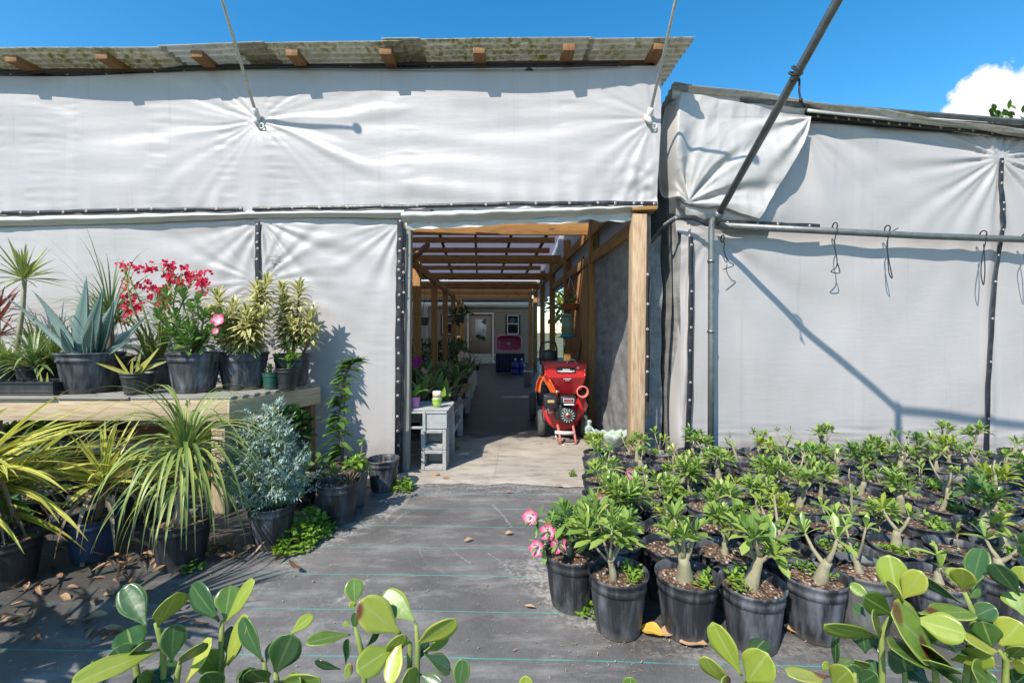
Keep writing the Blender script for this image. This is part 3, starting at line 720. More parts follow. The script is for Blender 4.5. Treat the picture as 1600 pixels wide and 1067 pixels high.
for y in (14.7, 15.5, 16.8, 18.2):
    mb = MB(); beam(mb, (-4.6, y, 2.84), (xr(y), y, 2.84), .05, .16); mb.build('purlin', M['wood_dark'], GH)
# pale curtains closing the far left side and the upper right side
mb = MB(); grid(mb, 60, 30, lambda u, v: V((-5.2+.04*nz(u*20, v*3), lerp(4.4, 19, u), lerp(0, 3.3, v)))); mb.build('side_curtain', M['curtain'], GH)
mb = MB(); grid(mb, 70, 14, lambda u, v: V((xr(lerp(4.4, 17, u))+.10+.05*nz(u*30, v*2), lerp(4.4, 17, u), lerp(2.22, 3.55, v)))); mb.build('side_curtain', M['curtain'], GH)
mb = MB(); bx(mb, (xr(7.4)+.02, 7.45, 1.12), (.03, 1.9, 2.24), -.0); mb.build('plywood_panel', M['ply'], GH)
# shade cloth inside the right hand wall, from the front post back to the second post
mb = MB()
def f_sc(u, v):
    y = lerp(4.28, 6.30, u); z = lerp(.0, 2.28, v)
    return V((xr(y)+.03+.035*nz(u*5, v*2.5, 1)+.025*nz(u*9-v*4, v*8, 3)*(1-v)+.05*math.exp(-((z-.12)/.1)**2)*nz(u*7, 2), y, z))
grid(mb, 80, 90, f_sc); mb.build('shade_cloth', M['shade'], GH)
mb = MB()
def f_sc2(u, v):
    x = lerp(1.235, 1.455, u)+.02*nz(v*6, u*2)*u; z = lerp(.0, 2.05+.2*u, v); return V((x, 4.31+.12*u+.05*nz(u*4, v*5, 7)*u, z))
grid(mb, 14, 60, f_sc2); mb.build('shade_cloth', M['shade'], GH)
mb = MB()
def f_net(u, v):
    z = lerp(.55, 2.36, v); return V((1.205+lerp(0, .045+.03*nz(v*7, 3)+.02*nz(v*17, 2), u), 4.10+.02*nz(v*9, u*2), z))
grid(mb, 5, 60, f_net); mb.build('net_edge', M['shade_dark'], GH)
sb = [PX(1012.5, 425, 4.08), PX(1011.5, 490, 4.08), PX(1012.5, 560, 4.08), PX(1010, 622, 4.08)]
strip(GH, sb, .022, FN, [.02, .26, .45, .66, .78, .97])

# ------------------------------------------------------------------ small greenhouse on the right
SG = thing('greenhouse', 'lower greenhouse on the right, sheeted in white vinyl with a crumpled loose flap', 'greenhouse', (3.5, 4.5, 0))
RT = [(1040, 158), (1100, 170), (1190, 184), (1250, 189), (1380, 197), (1500, 207), (1600, 216), (1700, 226)]
def disp_r(px, py):
    a, _ = radial(px, py, 1252, 188, (11, 19, 31), (.026, .011, .003), 420, 3.1, 60, .2)
    b, _ = radial(px, py, 1556, 248, (15, 27), (.026, .014), 110, 8.3)
    c, _ = radial(px, py, 1110, 365, (9, 17), (.018, .007), 260, 5.5, 50)
    f = a+b+c+.035*nz(px/260, py/200, 4)+.012*nz((px+py)/120, (px-py)/300, 6)
    f += .016*math.exp(-((px-1545-6*nz(py/60, 1))/9)**2)
    low = sst(640, 710, py); f += low*.012*nz(px/60, py/7, 3)
    return f
mb = MB()
def f_r(u, v):
    px = lerp(lerp(1052, 1063, v) if v < .35 else 1063, 1700, u); py = lerp(poly(RT, px), 738, v)
    return WR(px, py, disp_r(px, py))
grid(mb, 300, 230, f_r); mb.build('wall_tarp', M['tarp_low'], SG)
mb = MB()      # the loose corner that wraps round the left edge, low down
def f_rl(u, v):
    py = lerp(352, 735, v); px = lerp(lerp(1066, 1040, sst(0, .9, v)), 1076, u)
    return WR(px, py, .03-.30*(1-u)**2+.03*nz(u*3, v*6, 2)+.02*math.sin(u*9+v*3))
grid(mb, 20, 90, f_rl); mb.build('corner_fold', M['tarp'], SG)
mb = MB()      # crumpled flap of thinner sheet hanging from the eave
FT = [(0, (1046, 158)), (.12, (1062, 154)), (.3, (1100, 162)), (.65, (1180, 176)), (1, (1257, 190))]
FB = [(0, (1040, 306)), (.15, (1062, 322)), (.3, (1092, 330)), (.5, (1112, 328)), (.75, (1148, 340)), (1, (1172, 348))]
def pl2(P_, u): return poly([(t, p[0]) for t, p in P_], u), poly([(t, p[1]) for t, p in P_], u)
def f_fl(u, v):
    a, b = pl2(FT, u), pl2(FB, u); px = lerp(a[0], b[0], v)-12*math.sin(math.pi*v)*(1-u)**2+5*math.sin(v*3)*(u**3); py = lerp(a[1], b[1], v)
    ed = sst(0, .1, u)
    q, _ = radial(px, py, 1068, 322, (9, 17, 27), (.05, .022, .008), 130, 2.9, 30, .5)
    q2, _ = radial(px, py, 1255, 192, (11, 19), (.04, .02), 90, 6.6, 30)
    w = .045*abs(nz(px/52, py/62, 1.5))-.014*abs(nz(px/21+3, py/26, 5))+.05*nz(px/60, py/60, 7)
    return WR(px, py, .10+q+q2+w+.10*math.sin(math.pi*v)*.6-.22*(1-ed)+.03*sst(.8, 1, v))
grid(mb, 150, 130, f_fl); mb.build('loose_flap', M['tarp_thin'], SG)
mb = MB()      # thick greyed edge under the flap
def f_fe(u, v):
    p = pl2(FB, .12+.88*u); py = p[1]+lerp(-6, lerp(16, 1, u**3), v)*(1 if u > .05 else .5); return WR(p[0], py, .06+.03*math.sin(v*3)+.012*nz(u*12, v*2))
grid(mb, 60, 8, f_fe); mb.build('flap_hem', M['hem'], SG)
# left edge curtain, black drape, dark opening between the houses
mb = MB()
def f_bd(u, v):
    y = lerp(4.42, 6.6, u); z = lerp(.02, 3.42, v); return V((1.53-.03*u+.05*nz(u*4, v*3, 2)-.08*u, y, z))
grid(mb, 30, 40, f_bd); mb.build('side_drape', M['shade'], SG)
mb = MB()
def f_bd2(u, v):
    px = lerp(1034, 1064, u)+3*sst(.2, .6, v)*(1-u); py = lerp(334, 726, v); d = 4.40+.22*(1-u)
    return PX(px+3*nz(v*5, u), py, d+.04*nz(u*4, v*6))
grid(mb, 12, 60, f_bd2); mb.build('drape_end', M['shade'], SG)
sb = [PX(1016, 378, 4.33), PX(1034, 356, 4.30), PX(1056, 340, 4.27), PX(1085, 340, 4.25), PX(1108, 350, 4.25)]
strip(SG, sb, .05, FN, [.5], wig=.01)
sb = [WR(px, py, .10) for px, py in ((1110, 350), (1150, 352), (1210, 355), (1270, 357))]
strip(SG, sb, .04, FN, [.16, .47, .64, .91])
sb = [WR(px, py, .05) for px, py in ((1076, 372), (1077, 440), (1076, 520), (1074, 610), (1070, 700), (1069, 722))]
strip(SG, sb, .05, FN, [.04, .24, .31, .38, .46, .57, .63, .72, .84, .91, .97])
sb = [WR(px, py, .045) for px, py in ((1558, 250), (1557, 290), (1560, 320), (1561, 350), (1556, 380), (1548, 430), (1542, 520), (1537, 600), (1535, 720))]
strip(SG, sb, .045, FN, [.02, .07, .12, .25, .29, .42, .55, .64, .72, .82, .93])
sb = [WR(px, py, .06) for px, py in ((1252, 184), (1330, 192), (1420, 201), (1500, 208), (1600, 219), (1690, 228))]
strip(SG, sb, .05, FN, [.05, .12, .17, .21, .26, .31, .35, .38, .42, .50, .57, .62, .68, .76, .84, .92])
mb = MB(); tube(mb, [WR(px, py, .11) for px, py in ((1250, 181), (1330, 189), (1420, 197), (1500, 204), (1600, 215), (1690, 224))], .02, 8, flat=.6); mb.build('hem_pole', M['hem'], SG)
# dark eave band and the roof
mb = MB()
def f_ev(u, v):
    px = lerp(1215, 1700, u); py = lerp(lerp(172, 206, u), lerp(188, 226, u), v); return WR(px, py, .04-.02*v+.02*nz(u*12, v*2))
grid(mb, 60, 6, f_ev); ev = mb.build('eave_band', M['shade_dark'], SG)
for px, py in ((1342, 185), (1456, 196)): washer(ev, WR(px, py, .07), FN)
mb = MB()
def f_wr(u, v):
    px = lerp(1046, 1250, u); py = lerp(lerp(143, 172, u), lerp(158, 186, u)+2*nz(u*9, 1), v); return WR(px, py, .05+.03*math.sin(v*3.1)+.012*nz(u*13, v*2))
grid(mb, 60, 8, f_wr); mb.build('eave_wrap', M['tarp_thin'], SG)
mb = MB()
def f_sr(u, v):
    x = lerp(1.50, 6.2, u); y = lerp(4.24+.07*(x-1.9), 10, v); z = 3.60-.088*(x-1.53)*(1-.5*v)-.30*(y-4.3)*.45*sst(0, .3, 1-u)-.02*(y-4.3)
    return V((x, y, z+.012*math.sin(2*math.pi*y/.085)))
grid(mb, 24, 560, f_sr); mb.build('roof_sheet', M['roof_clean'], SG, solid=.003)
mb = MB()
def f_er(u, v):
    px = lerp(1150, 1700, u); py = lerp(lerp(160, 203, u), lerp(166, 209, u), v); return WR(px, py, .10-.03*v)
grid(mb, 40, 3, f_er); mb.build('eave_trim', M['galv_dark'], SG, solid=.02)
mb = MB(); bx(mb, (6.3, 7.3, 1.6), (.04, 5.6, 3.2)); bx(mb, (3.9, 10.0, 1.5), (4.8, .04, 3.0)); mb.build('rear_sheeting', M['curtain'], SG)

# ------------------------------------------------------------------ pipe frame in front of the small greenhouse
A = WR(1105, 346, .13); A.y = 4.22
PF = thing('pipe_frame', 'galvanised pipe frame with upright, wall rail and long slanting brace by the right greenhouse', 'pipe frame', (A.x-.03, A.y, 0))
base = V((A.x-.045, A.y, 0)); B = A+V((.105, -1.461, .99))*1.69
mb = MB(); tube(mb, [base, base+V((.004, 0, 1.2)), V((base.x+.006, A.y, A.z-.12)), V((A.x-.03, A.y, A.z-.04)), A+V((.02, -.03, .03)), A+V((.03, -.12, .085))], .028, 14); mb.build('upright', M['galv'], PF)
mb = MB(); tube(mb, [A+V((.012, -.02, .0)), A.lerp(B, .5)+V((0, 0, -.02)), B], .0295, 14); mb.build('brace', M['galv_dark'], PF)
r0, r1 = WR(1112, 357, .12), WR(1720, 383, .12)
mb = MB(); tube(mb, [r0, r0.lerp(r1, .5)+V((0, 0, -.015)), r1], .033, 12); mb.build('wall_rail', M['galv'], PF)
mb = MB(); tube(mb, [V((B.x, B.y, 0)), B+V((0, 0, .05))], .03, 12); mb.build('upright', M['galv'], PF)
mb = MB(); tube(mb, [B, B+V((2.6, -.05, -.02))], .03, 12); mb.build('top_rail', M['galv'], PF)
mb = MB()
for q in (base+V((.004, 0, 1.95)), base+V((.003, 0, 1.3))): lathe(mb, [(.034, -.012), (.034, .012)], q, 12)
lathe(mb, [(.042, -.05), (.042, .05)], A+V((.01, -.02, .0)), 12, (.1, -1.5, 1)); mb.build('collar', M['galv_dark'], PF)
CORDS = [((1291, 364), [(1289, 385), (1293, 408), (1292, 420), (1284, 427), (1297, 429), (1294, 415)], 'limp dark cord knotted on the rail, leftmost, ending in a small loop'),
         ((1371, 368), [(1369, 385), (1372, 410), (1377, 436), (1372, 428), (1370, 395), (1372, 372), (1386, 361)], 'dark cord with a stub sticking up over the rail, second from the left'),
         ((1517, 376), [(1515, 400), (1512, 428), (1516, 447), (1518, 420), (1516, 385)], 'dark doubled cord hanging from the rail just left of the seam'),
         ((1582, 380), [(1578, 400), (1582, 430), (1587, 446), (1586, 410), (1582, 384)], 'dark doubled cord hanging from the rail near the right end of the tarp'),
         ((1120, 383), [(1122, 398), (1129, 412), (1136, 418), (1120, 424)], 'dark cord with a bow end hanging just right of the upright pipe')]
def smooth(P, k):
    out = []
    for i in range(len(P)-1):
        a, b, c, d = P[max(0, i-1)], P[i], P[i+1], P[min(len(P)-1, i+2)]
        for j in range(k):
            t = j/k; out.append(.5*((2*b)+(c-a)*t+(2*a-5*b+4*c-d)*t*t+(3*b-a-3*c+d)*t**3))
    return out+[P[-1]]
for (x, y), pts, lab in CORDS:
    mb = MB(); c = WR(x, y-6, .12)
    tube(mb, [c+V((0, .034*math.cos(a), .034*math.sin(a))) for a in [i*math.pi/5 for i in range(11)]], .006, 6, False)
    P = [WR(x, y, .155)]+[WR(a, b, .13+.02*nz(a, b)) for a, b in pts]
    Q = []
    for i in range(len(P)-1):
        for k in range(4): Q.append(P[i].lerp(P[i+1], k/4)+V((.003*nz(i+k/4, 3), 0, 0)))
    Q = smooth(P, 8); tube(mb, Q, .0048, 6); tag(mb.build('tie_cord', M['cord']), lab, 'cord', 'cords tied to the pipes')
c = A.lerp(B, .42)
mb = MB(); D = (B-A).normalized(); e1 = D.orthogonal().normalized(); e2 = D.cross(e1)
tube(mb, [c+(e1*math.cos(a)+e2*math.sin(a))*.04+D*(.006*a) for a in [i*math.pi/5 for i in range(21)]], .007, 6, False)
tube(mb, [c+V((.03, -.03, -.02)), c+V((.035, -.02, -.10)), c+V((.045, -.02, -.16)), c+V((.075, -.02, -.21))], .0065, 6); lathe(mb, [(.012, -.012), (.014, 0), (.009, .012)], c+V((.045, -.02, -.16)), 8)
tag(mb.build('tie_cord', M['cord']), 'dark cord wrapped round the slanting brace high up against the sky', 'cord', 'cords tied to the pipes')

# ------------------------------------------------------------------ sky, sun, camera
S = V((.64, 1., -1.27))
w = bpy.data.worlds.new('World'); SC.world = w; w.use_nodes = True; nt = w.node_tree; nt.nodes.clear()
sky = N(nt, 'ShaderNodeTexSky', sky_type='NISHITA', sun_disc=False, sun_elevation=math.radians(46.9), sun_rotation=math.radians(212.6), altitude=20., air_density=1.0, dust_density=.25, ozone_density=1.3)
hsv = N(nt, 'ShaderNodeHueSaturation', {'Hue': .492, 'Saturation': 1.42, 'Value': 1.06, 'Color': sky.outputs[0]})
gen = N(nt, 'ShaderNodeTexCoord').outputs['Generated']
sp = N(nt, 'ShaderNodeSeparateXYZ', {0: gen})
yy = mth(nt, 'MAXIMUM', sp.outputs[1], .02)
cu = mth(nt, 'DIVIDE', sp.outputs[0], yy); cv = mth(nt, 'DIVIDE', sp.outputs[2], yy)
uvw = N(nt, 'ShaderNodeCombineXYZ', {0: cu, 1: cv, 2: .3}).outputs[0]
no = nse(nt, uvw, 9., 7., .6); no2 = nse(nt, uvw, 26., 5., .6)
fld = None
for px, py, r in ((1545, 168, 62), (1600, 175, 75), (1498, 192, 34), (1470, 200, 24), (1680, 160, 100), (1570, 210, 80), (1530, 140, 26)):
    a, b, rr = (px-800)/K, (HOR-py)/K, r/K
    d2 = mth(nt, 'SQRT', mth(nt, 'ADD', mth(nt, 'POWER', mth(nt, 'SUBTRACT', cu, a), 2.), mth(nt, 'POWER', mth(nt, 'SUBTRACT', cv, b), 2.)))
    q = mth(nt, 'SUBTRACT', 1., mth(nt, 'DIVIDE', d2, rr))
    fld = q if fld is None else mth(nt, 'MAXIMUM', fld, q)
fld = mth(nt, 'ADD', fld, mth(nt, 'MULTIPLY', mth(nt, 'SUBTRACT', mth(nt, 'ADD', mth(nt, 'MULTIPLY', no, .7), mth(nt, 'MULTIPLY', no2, .3)), .5), 1.5))
msk = mth(nt, 'MULTIPLY', rng_(nt, fld, -.05, .12), mth(nt, 'GREATER_THAN', sp.outputs[1], .05))
shade_ = rng_(nt, mth(nt, 'ADD', cv, mth(nt, 'MULTIPLY', no2, .06)), .44, .53)
ccol = mix(nt, shade_, (4.1, 4.4, 4.9), (5.0, 5.05, 5.1))
col = mix(nt, msk, hsv.outputs[0], ccol)
bg = N(nt, 'ShaderNodeBackground', {0: col, 1: .13}); N(nt, 'ShaderNodeOutputWorld', {0: bg.outputs[0]})
sd = bpy.data.lights.new('sun', 'SUN'); sd.energy = 3.8; sd.angle = math.radians(.5); sd.color = (1., .925, .815)
so = bpy.data.objects.new('sun', sd); COL.objects.link(so); so.rotation_euler = S.to_track_quat('-Z', 'Y').to_euler(); so.location = (-5, -8, 10)
cd = bpy.data.cameras.new('camera'); cd.lens = 16.; cd.sensor_width = 36.; cd.clip_end = 2000.; cd.clip_start = .02; cd.shift_y = -15.5/1600
co = bpy.data.objects.new('camera', cd); COL.objects.link(co); co.location = (0, 0, EYE); co.rotation_euler = (math.pi/2, 0, 0); SC.camera = co
SC.view_settings.view_transform = 'Standard'; SC.view_settings.look = 'None'; SC.view_settings.exposure = .82; SC.view_settings.gamma = 1.
SC.cycles.max_bounces = 8; SC.cycles.transparent_max_bounces = 8
# ------------------------------------------------------------------ things inside the corridor
ORD = ['first', 'second', 'third', 'fourth', 'fifth', 'sixth', 'seventh', 'eighth', 'ninth', 'tenth', 'eleventh', 'twelfth', 'thirteenth', 'fourteenth', 'fifteenth', 'sixteenth']
# --- house at the far end
HY = 19.0
H = thing('house', 'cream sided house with a taupe door at the far end of the corridor', 'house', (-.6, HY, 0))
mb = MB()
for k in range(17):
    z0, z1 = k*.145, k*.145+.145; b = len(mb.v)
    for x in (-6.5, 1.0): mb.v += [V((x, HY-.022, z0)), V((x, HY-.004, z1)), V((x, HY+.05, z1))]
    mb.face((b, b+3, b+4, b+1), ((0, 0, 0),)*4); mb.face((b+1, b+4, b+5, b+2), ((0, 0, 0),)*4)
mb.build('wall', M['siding'], H, smooth=False)
mb = MB(); bx(mb, (-2.7, HY-.1, 2.42), (8.2, .22, .18)); mb.build('fascia', M['trim'], H)
mb = MB(); bx(mb, (-2.7, HY+1.0, 2.62), (8.4, 2.4, .1)); mb.build('roof', M['galv'], H)
def Z(py, d=HY): return EYE+(HOR-py)/K*d
def X(px, d=HY): return (px-800)/K*d
mb = MB(); bx(mb, ((X(733)+X(769))/2, HY-.05, (Z(493)+0)/2), (X(769)-X(733), .05, Z(493))); dr = mb.build('door', M['door'], H)
mb = MB(); bx(mb, ((X(743)+X(760))/2, HY-.08, (Z(499)+Z(532))/2), (X(760)-X(743), .02, Z(499)-Z(532))); mb.build('pane', M['doorglass'], dr)
mb = MB(); lathe(mb, [(.02, 0), (.035, .03), (.03, .06), (.001, .07)], (X(736), HY-.075, .95), 10, (0, -1, 0)); mb.build('handle', M['steel'], dr)
mb = MB()
for x in (731.5, 770.5): bx(mb, (X(x), HY-.06, Z(491)/2), (.07, .09, Z(491)))
bx(mb, (X(751), HY-.06, Z(491)+.03), (X(772)-X(730), .09, .07)); mb.build('door_frame', M['trim'], H, smooth=False)
for a, b, t, bt, m in ((790, 813, 492, 523, 'darkwin'), (689, 712, 491, 523, 'darkwin')):
    cx, cz, wx, wz = (X(a)+X(b))/2, (Z(t)+Z(bt))/2, X(b)-X(a), Z(t)-Z(bt)
    mb = MB(); bx(mb, (cx, HY-.03, cz), (wx, .05, wz)); wn = mb.build('window', M['darkwin'], H)
    mb = MB(); bx(mb, (cx, HY-.06, cz), (wx*.72, .02, wz*.9)); mb.build('pane', M['glass'], wn)
    mb = MB()
    for s in (-1, 1): bx(mb, (cx+s*wx*.37, HY-.075, cz), (.035, .03, wz*.94))
    for q in (-.46, .05, .46): bx(mb, (cx, HY-.085, cz+q*wz), (wx*.74, .03, .035))
    mb.build('frame', M['trim'], wn, smooth=False)
# white sheet door or curtain left of the house wall and its sunlit slit
mb = MB(); grid(mb, 20, 10, lambda u, v: V((lerp(X(640, 17), X(668, 17), u), 17+.03*math.sin(u*40), lerp(.3, 2.3, v)))); tag(mb.build('plastic_curtain', M['curtain'], solid=.004), 'pale plastic sheet hanging in front of the far house wall, left of its window', 'curtain')
# --- lattice skirt, pink basin on a blue clothed table, jug, bucket
mb = MB(); L0, L1, LZ = X(728, 18.6), X(776, 18.6), .36
n = 16
for k in range(-6, n+1):
    for s in (1, -1):
        x = lerp(L0, L1, k/n); a = V((x, 18.6+.01*s, 0)); b = V((x+s*LZ, 18.6+.01*s, LZ))
        if min(a.x, b.x) < L0 or max(a.x, b.x) > L1: continue
        beam(mb, a, b, .03, .008, (0, 1, 0))
bx(mb, ((L0+L1)/2, 18.6, LZ), (L1-L0, .04, .04)); tag(mb.build('lattice_panel', M['trim'], smooth=False), 'low white lattice skirt below the door of the far house', 'lattice')
d = 14.5; TB = thing('table', 'low table under a dark blue cloth in front of the far house window', 'table', (X(797, d), d, 0))
mb = MB(); x0, x1 = X(776, d), X(818, d); bx(mb, ((x0+x1)/2, d, .59), (x1-x0, .6, .04)); mb.build('top', M['wood_dark'], TB)
mb = MB(); grid(mb, 40, 8, lambda u, v: V((lerp(x0-.02, x1+.02, u), d-.32-.03*math.sin(u*50)*(1-v), lerp(.02, .615, v)))); mb.build('tablecloth', M['navy'], TB)
for x in (x0+.05, x1-.05):
    mb = MB(); bx(mb, (x, d+.2, .285), (.06, .06, .57)); mb.build('leg', M['wood_dark'], TB)
# pink moulded basin tipped upright on the table
PB = thing('plastic_basin', 'shallow magenta plastic basin stood on edge behind the blue cloth', 'basin', (X(795, d), d, .61))
mb = MB(); w2, z0, z1 = .40, Z(549, d), Z(525, d)
def rr(t, w, h, r):  # rounded rectangle outline
    a = 2*math.pi*t; c, s = math.cos(a), math.sin(a); k = (abs(c)**5+abs(s)**5)**(-.2); return c*k*w, s*k*h
def basin(u, v):
    q = 1-.85*v; a, b = rr(u, w2*q, (z1-z0)/2*q, .1); return V((X(795, d)+a, d-.05+.10*sst(.12, .4, v)+.02*nz(a*9, b*9), (z0+z1)/2+b+.02))
grid(mb, 48, 8, basin); mb.build('bowl', M['magenta'], PB, solid=.006)
mb = MB(); tube(mb, [V((X(795, d)+rr(i/40, w2, (z1-z0)/2, .1)[0], d-.055, (z0+z1)/2+.02+rr(i/40, w2, (z1-z0)/2, .1)[1])) for i in range(41)], .02, 8, False); mb.build('rim', M['pinkrim'], PB)
for px, s, lab in ((805, 1., 'clear blue water jug standing before the blue cloth, nearer the middle'), (815, .85, 'smaller bright blue jug standing at the right end of the blue cloth')):
    mb = MB(); lathe(mb, [(.001, 0), (.12*s, 0), (.125*s, .02), (.125*s, .14), (.115*s, .15), (.125*s, .16), (.12*s, .30), (.05*s, .38), (.035*s, .40), (.035*s, .44), (.001, .44)], (X(px, 13.8), 13.8, .0), 20)
    t = thing('water_jug', lab, 'jug', (X(px, 13.8), 13.8, 0), 'blue water jugs'); mb.build('body', M['blue'], t)
    mb = MB(); lathe(mb, [(.04*s, .44), (.04*s, .48), (.001, .485)], (X(px, 13.8), 13.8, 0), 14); mb.build('cap', M['white_pl'], t)
d = 11.2; t = thing('bucket', 'tall white plastic bucket on the dark floor by the right hand posts', 'bucket', (X(825, d), d, .003))
mb = MB(); lathe(mb, [(.001, .005), (.085, .0), (.115, .30), (.122, .30), (.122, .325), (.110, .325), (.083, .02), (.001, .02)], (X(825, d), d, .004), 24); mb.build('body', M['bucket'], t)
mb = MB(); c = V((X(825, d), d, .31)); tube(mb, [c+V((.12*math.cos(a), -.13*abs(math.sin(a)), -.09*math.sin(a))) for a in [i*math.pi/10 for i in range(11)]], .004, 5, False); mb.build('handle', M['steel'], t)

# --- plants in general
def pot_profile(r, h, soil=.86):
    return [(.001, .002), (r*.70, 0), (r*.735, h*.02), (r*.80, h*.22), (r*.87, h*.50), (r*.925, h*.74), (r*.93, h*.76), (r*.965, h*.765), (r*.97, h*.85), (r*.955, h*.86), (r*.985, h*.93), (r*1.03, h*.955), (r*1.035, h*.995), (r*1.01, h*1.0), (r*.965, h*.985), (r*.93, h*.80), (r*.92, h*.74), (.001, h*.74)]
def flute(n, amp):
    def f(th, r, z):
        return 1
    return f
POTS = {}
def pot_mesh(r, h, mat, ribs=14, seed=0):
    key = (round(r, 3), round(h, 3), mat, seed)
    if key in POTS: return POTS[key]
    pr = pot_profile(r, h); rs = random.Random(seed+3); ph = rs.random()*6; e = rs.uniform(-.02, .02)
    def mod(th, q, z):
        t = z/h; k = 1+e*math.cos(2*th+ph)
        if .05 < t < .70 and q > r*.7:
            s = math.cos(th*ribs); k += (-.022 if s > .55 else 0.)*sst(.05, .2, t)*sst(.70, .55, t)
        return k
    mb = MB(); lathe(mb, pr, (0, 0, 0), ribs*6, None, mod)
    POTS[key] = mb.mesh('pot', M[mat], V((0, 0, 0)), True)
    return POTS[key]
def add_pot(t, r, h, mat='pot', seed=0, soil=True, tilt=(0, 0)):
    p = link('pot', pot_mesh(r, h, mat, 14, seed), t, (0, 0, 0)); p.rotation_euler = (tilt[0], tilt[1], seed*1.7)
    if soil:
        key = ('soil', round(r, 3), round(h, 3), seed % 3)
        if key not in POTS:
            mb = MB(); n, m = 28, 7; s0 = (seed % 3)*5.
            mb.v.append(V((0, 0, h*.87)))
            for j in range(1, m+1):
                for k in range(n):
                    a = 2*math.pi*k/n; q = r*.925*j/m; mb.v.append(V((q*math.cos(a), q*math.sin(a), h*.85+.012*(1-(j/m)**2)+.012*nz(q*40*math.cos(a)+s0, q*40*math.sin(a)))))
            for k in range(n): mb.face((0, 1+k, 1+(k+1) % n), ((0, 0, 0),)*3)
            for j in range(m-1):
                for k in range(n): mb.face((1+j*n+k, 1+(j+1)*n+k, 1+(j+1)*n+(k+1) % n, 1+j*n+(k+1) % n), ((0, 0, 0),)*4)
            POTS[key] = mb.mesh('soil', M['soil'], V((0, 0, 0)), True)
        link('soil', POTS[key], t, (0, 0, 0))
    return p
def rosette(mb, p, ax, n, L, W, rng, prof='obov', spread=(.6, 1.35), droop=.5, nseg=4, fold=.25, step=.004):
    ax = V(ax).normalized(); a = ax.orthogonal().normalized(); b = ax.cross(a); ph = rng.random()*6.3
    for k in range(n):
        t = k/max(1, n-1); th = lerp(spread[1], spread[0], t)+rng.uniform(-.15, .15); ph += 2.4+rng.uniform(-.25, .25)
        d = ax*math.cos(th)+(a*math.cos(ph)+b*math.sin(ph))*math.sin(th)
        l = L*rng.uniform(.72, 1.12)*(1-.3*t); leaf(mb, V(p)+ax*(k*step), d, l, W*l/L*rng.uniform(.85, 1.15), droop*rng.uniform(.3, 1.3), fold, prof, nseg, None, rng.random(), rng.uniform(-.3, .3))
def crown(mb, c, rad, n, L, W, rng, prof='oval', nseg=3, droop=.4):
    """foliage clumped round inner points of an ellipsoid"""
    c, rad = V(c), V(rad); cl = []
    for k in range(max(4, n//14)):
        q = V((rng.gauss(0, 1), rng.gauss(0, 1), rng.gauss(0, 1))).normalized()*(rng.random()**.4)
        cl.append(c+V((q.x*rad.x, q.y*rad.y, q.z*rad.z)))
    for k in range(n):
        p = rng.choice(cl)+V((rng.gauss(0, L*.6), rng.gauss(0, L*.6), rng.gauss(0, L*.5)))
        d = (p-c); d = V((d.x/rad.x, d.y/rad.y, d.z/rad.z+.3))+V((rng.gauss(0, .5), rng.gauss(0, .5), rng.gauss(0, .4)))
        leaf(mb, p, d, L*rng.uniform(.7, 1.2), W*rng.uniform(.8, 1.2), droop, .2, prof, nseg, None, rng.random(), rng.uniform(-.6, .6))
def flower5(mb, c, nrm, r, rng):
    nrm = V(nrm).normalized(); a = nrm.orthogonal().normalized(); b = nrm.cross(a); o = rng.random()*6; q = rng.random()*.5
    for k in range(5):
        th = o+k*2*math.pi/5; d = (a*math.cos(th)+b*math.sin(th))*.93+nrm*.38
        leaf(mb, V(c)-nrm*.004, d, r, r*.86, -.0, .12, 'oval', 4, nrm.cross(d), q, .15)

# --- plant benches down the left side
def slat_bench(x0, x1, y0, y1, zt, label, mat_top, mat_leg, legs=True, name='plant_bench'):
    t = thing(name, label, 'bench', ((x0+x1)/2, (y0+y1)/2, 0), 'plant benches inside the greenhouse')
    mb = MB(); n = int((x1-x0)/.11)
    for k in range(n): bx(mb, (lerp(x0, x1, (k+.5)/n), (y0+y1)/2, zt-.012), ((x1-x0)/n-.012, y1-y0, .022), rnd=R.random())
    mb.build('top', M[mat_top], t, smooth=False)
    for x in (x0+.05, x1-.05):
        for y in (y0+.06, y1-.06):
            mb = MB(); bx(mb, (x, y, (zt-.03)/2), (.07, .07, zt-.03)); mb.build('leg', M[mat_leg], t, bevel=.004)
    mb = MB()
    for y in (y0+.06, y1-.06): bx(mb, ((x0+x1)/2, y, zt-.08), (x1-x0-.18, .05, .07))
    for x in (x0+.05, x1-.05): bx(mb, (x, (y0+y1)/2, zt*.5), (.05, y1-y0-.2, .05))
    mb.build('rail', M[mat_leg], t, smooth=False); return t
# cinder blocks carrying the grey module at the doorway
bxs = X(676, 4.2)+.0; by = 4.36
for k, lab in ((0, 'lower grey concrete block on the ground at the doorway'), (1, 'upper grey concrete block directly under the grey plastic crate')):
    z0 = .004+k*.192; mb = MB(); w, dp, h, th = .235, .22, .188, .034
    bx(mb, (bxs-w/2+th/2, by, z0+h/2), (th, dp, h)); bx(mb, (bxs+w/2-th/2, by, z0+h/2), (th, dp, h))
    bx(mb, (bxs, by, z0+th/2), (w-2*th-.002, dp-.004, th)); bx(mb, (bxs, by, z0+h-th/2), (w-2*th-.002, dp-.004, th)); bx(mb, (bxs, by+.085, z0+h/2), (w-2*th-.004, .03, h-2*th-.002))
    tag(mb.build('concrete_block', M['cinder'], smooth=False, bevel=.005), lab, 'block', 'concrete blocks stacked at the doorway')
CT = thing('plastic_crate', 'grey plastic bench module with open slots, resting on the concrete blocks', 'crate', (-1.0, 4.4, .39))
mb = MB(); x1 = X(698, 4.25); x0 = -1.35; zb, zt = .392, .555
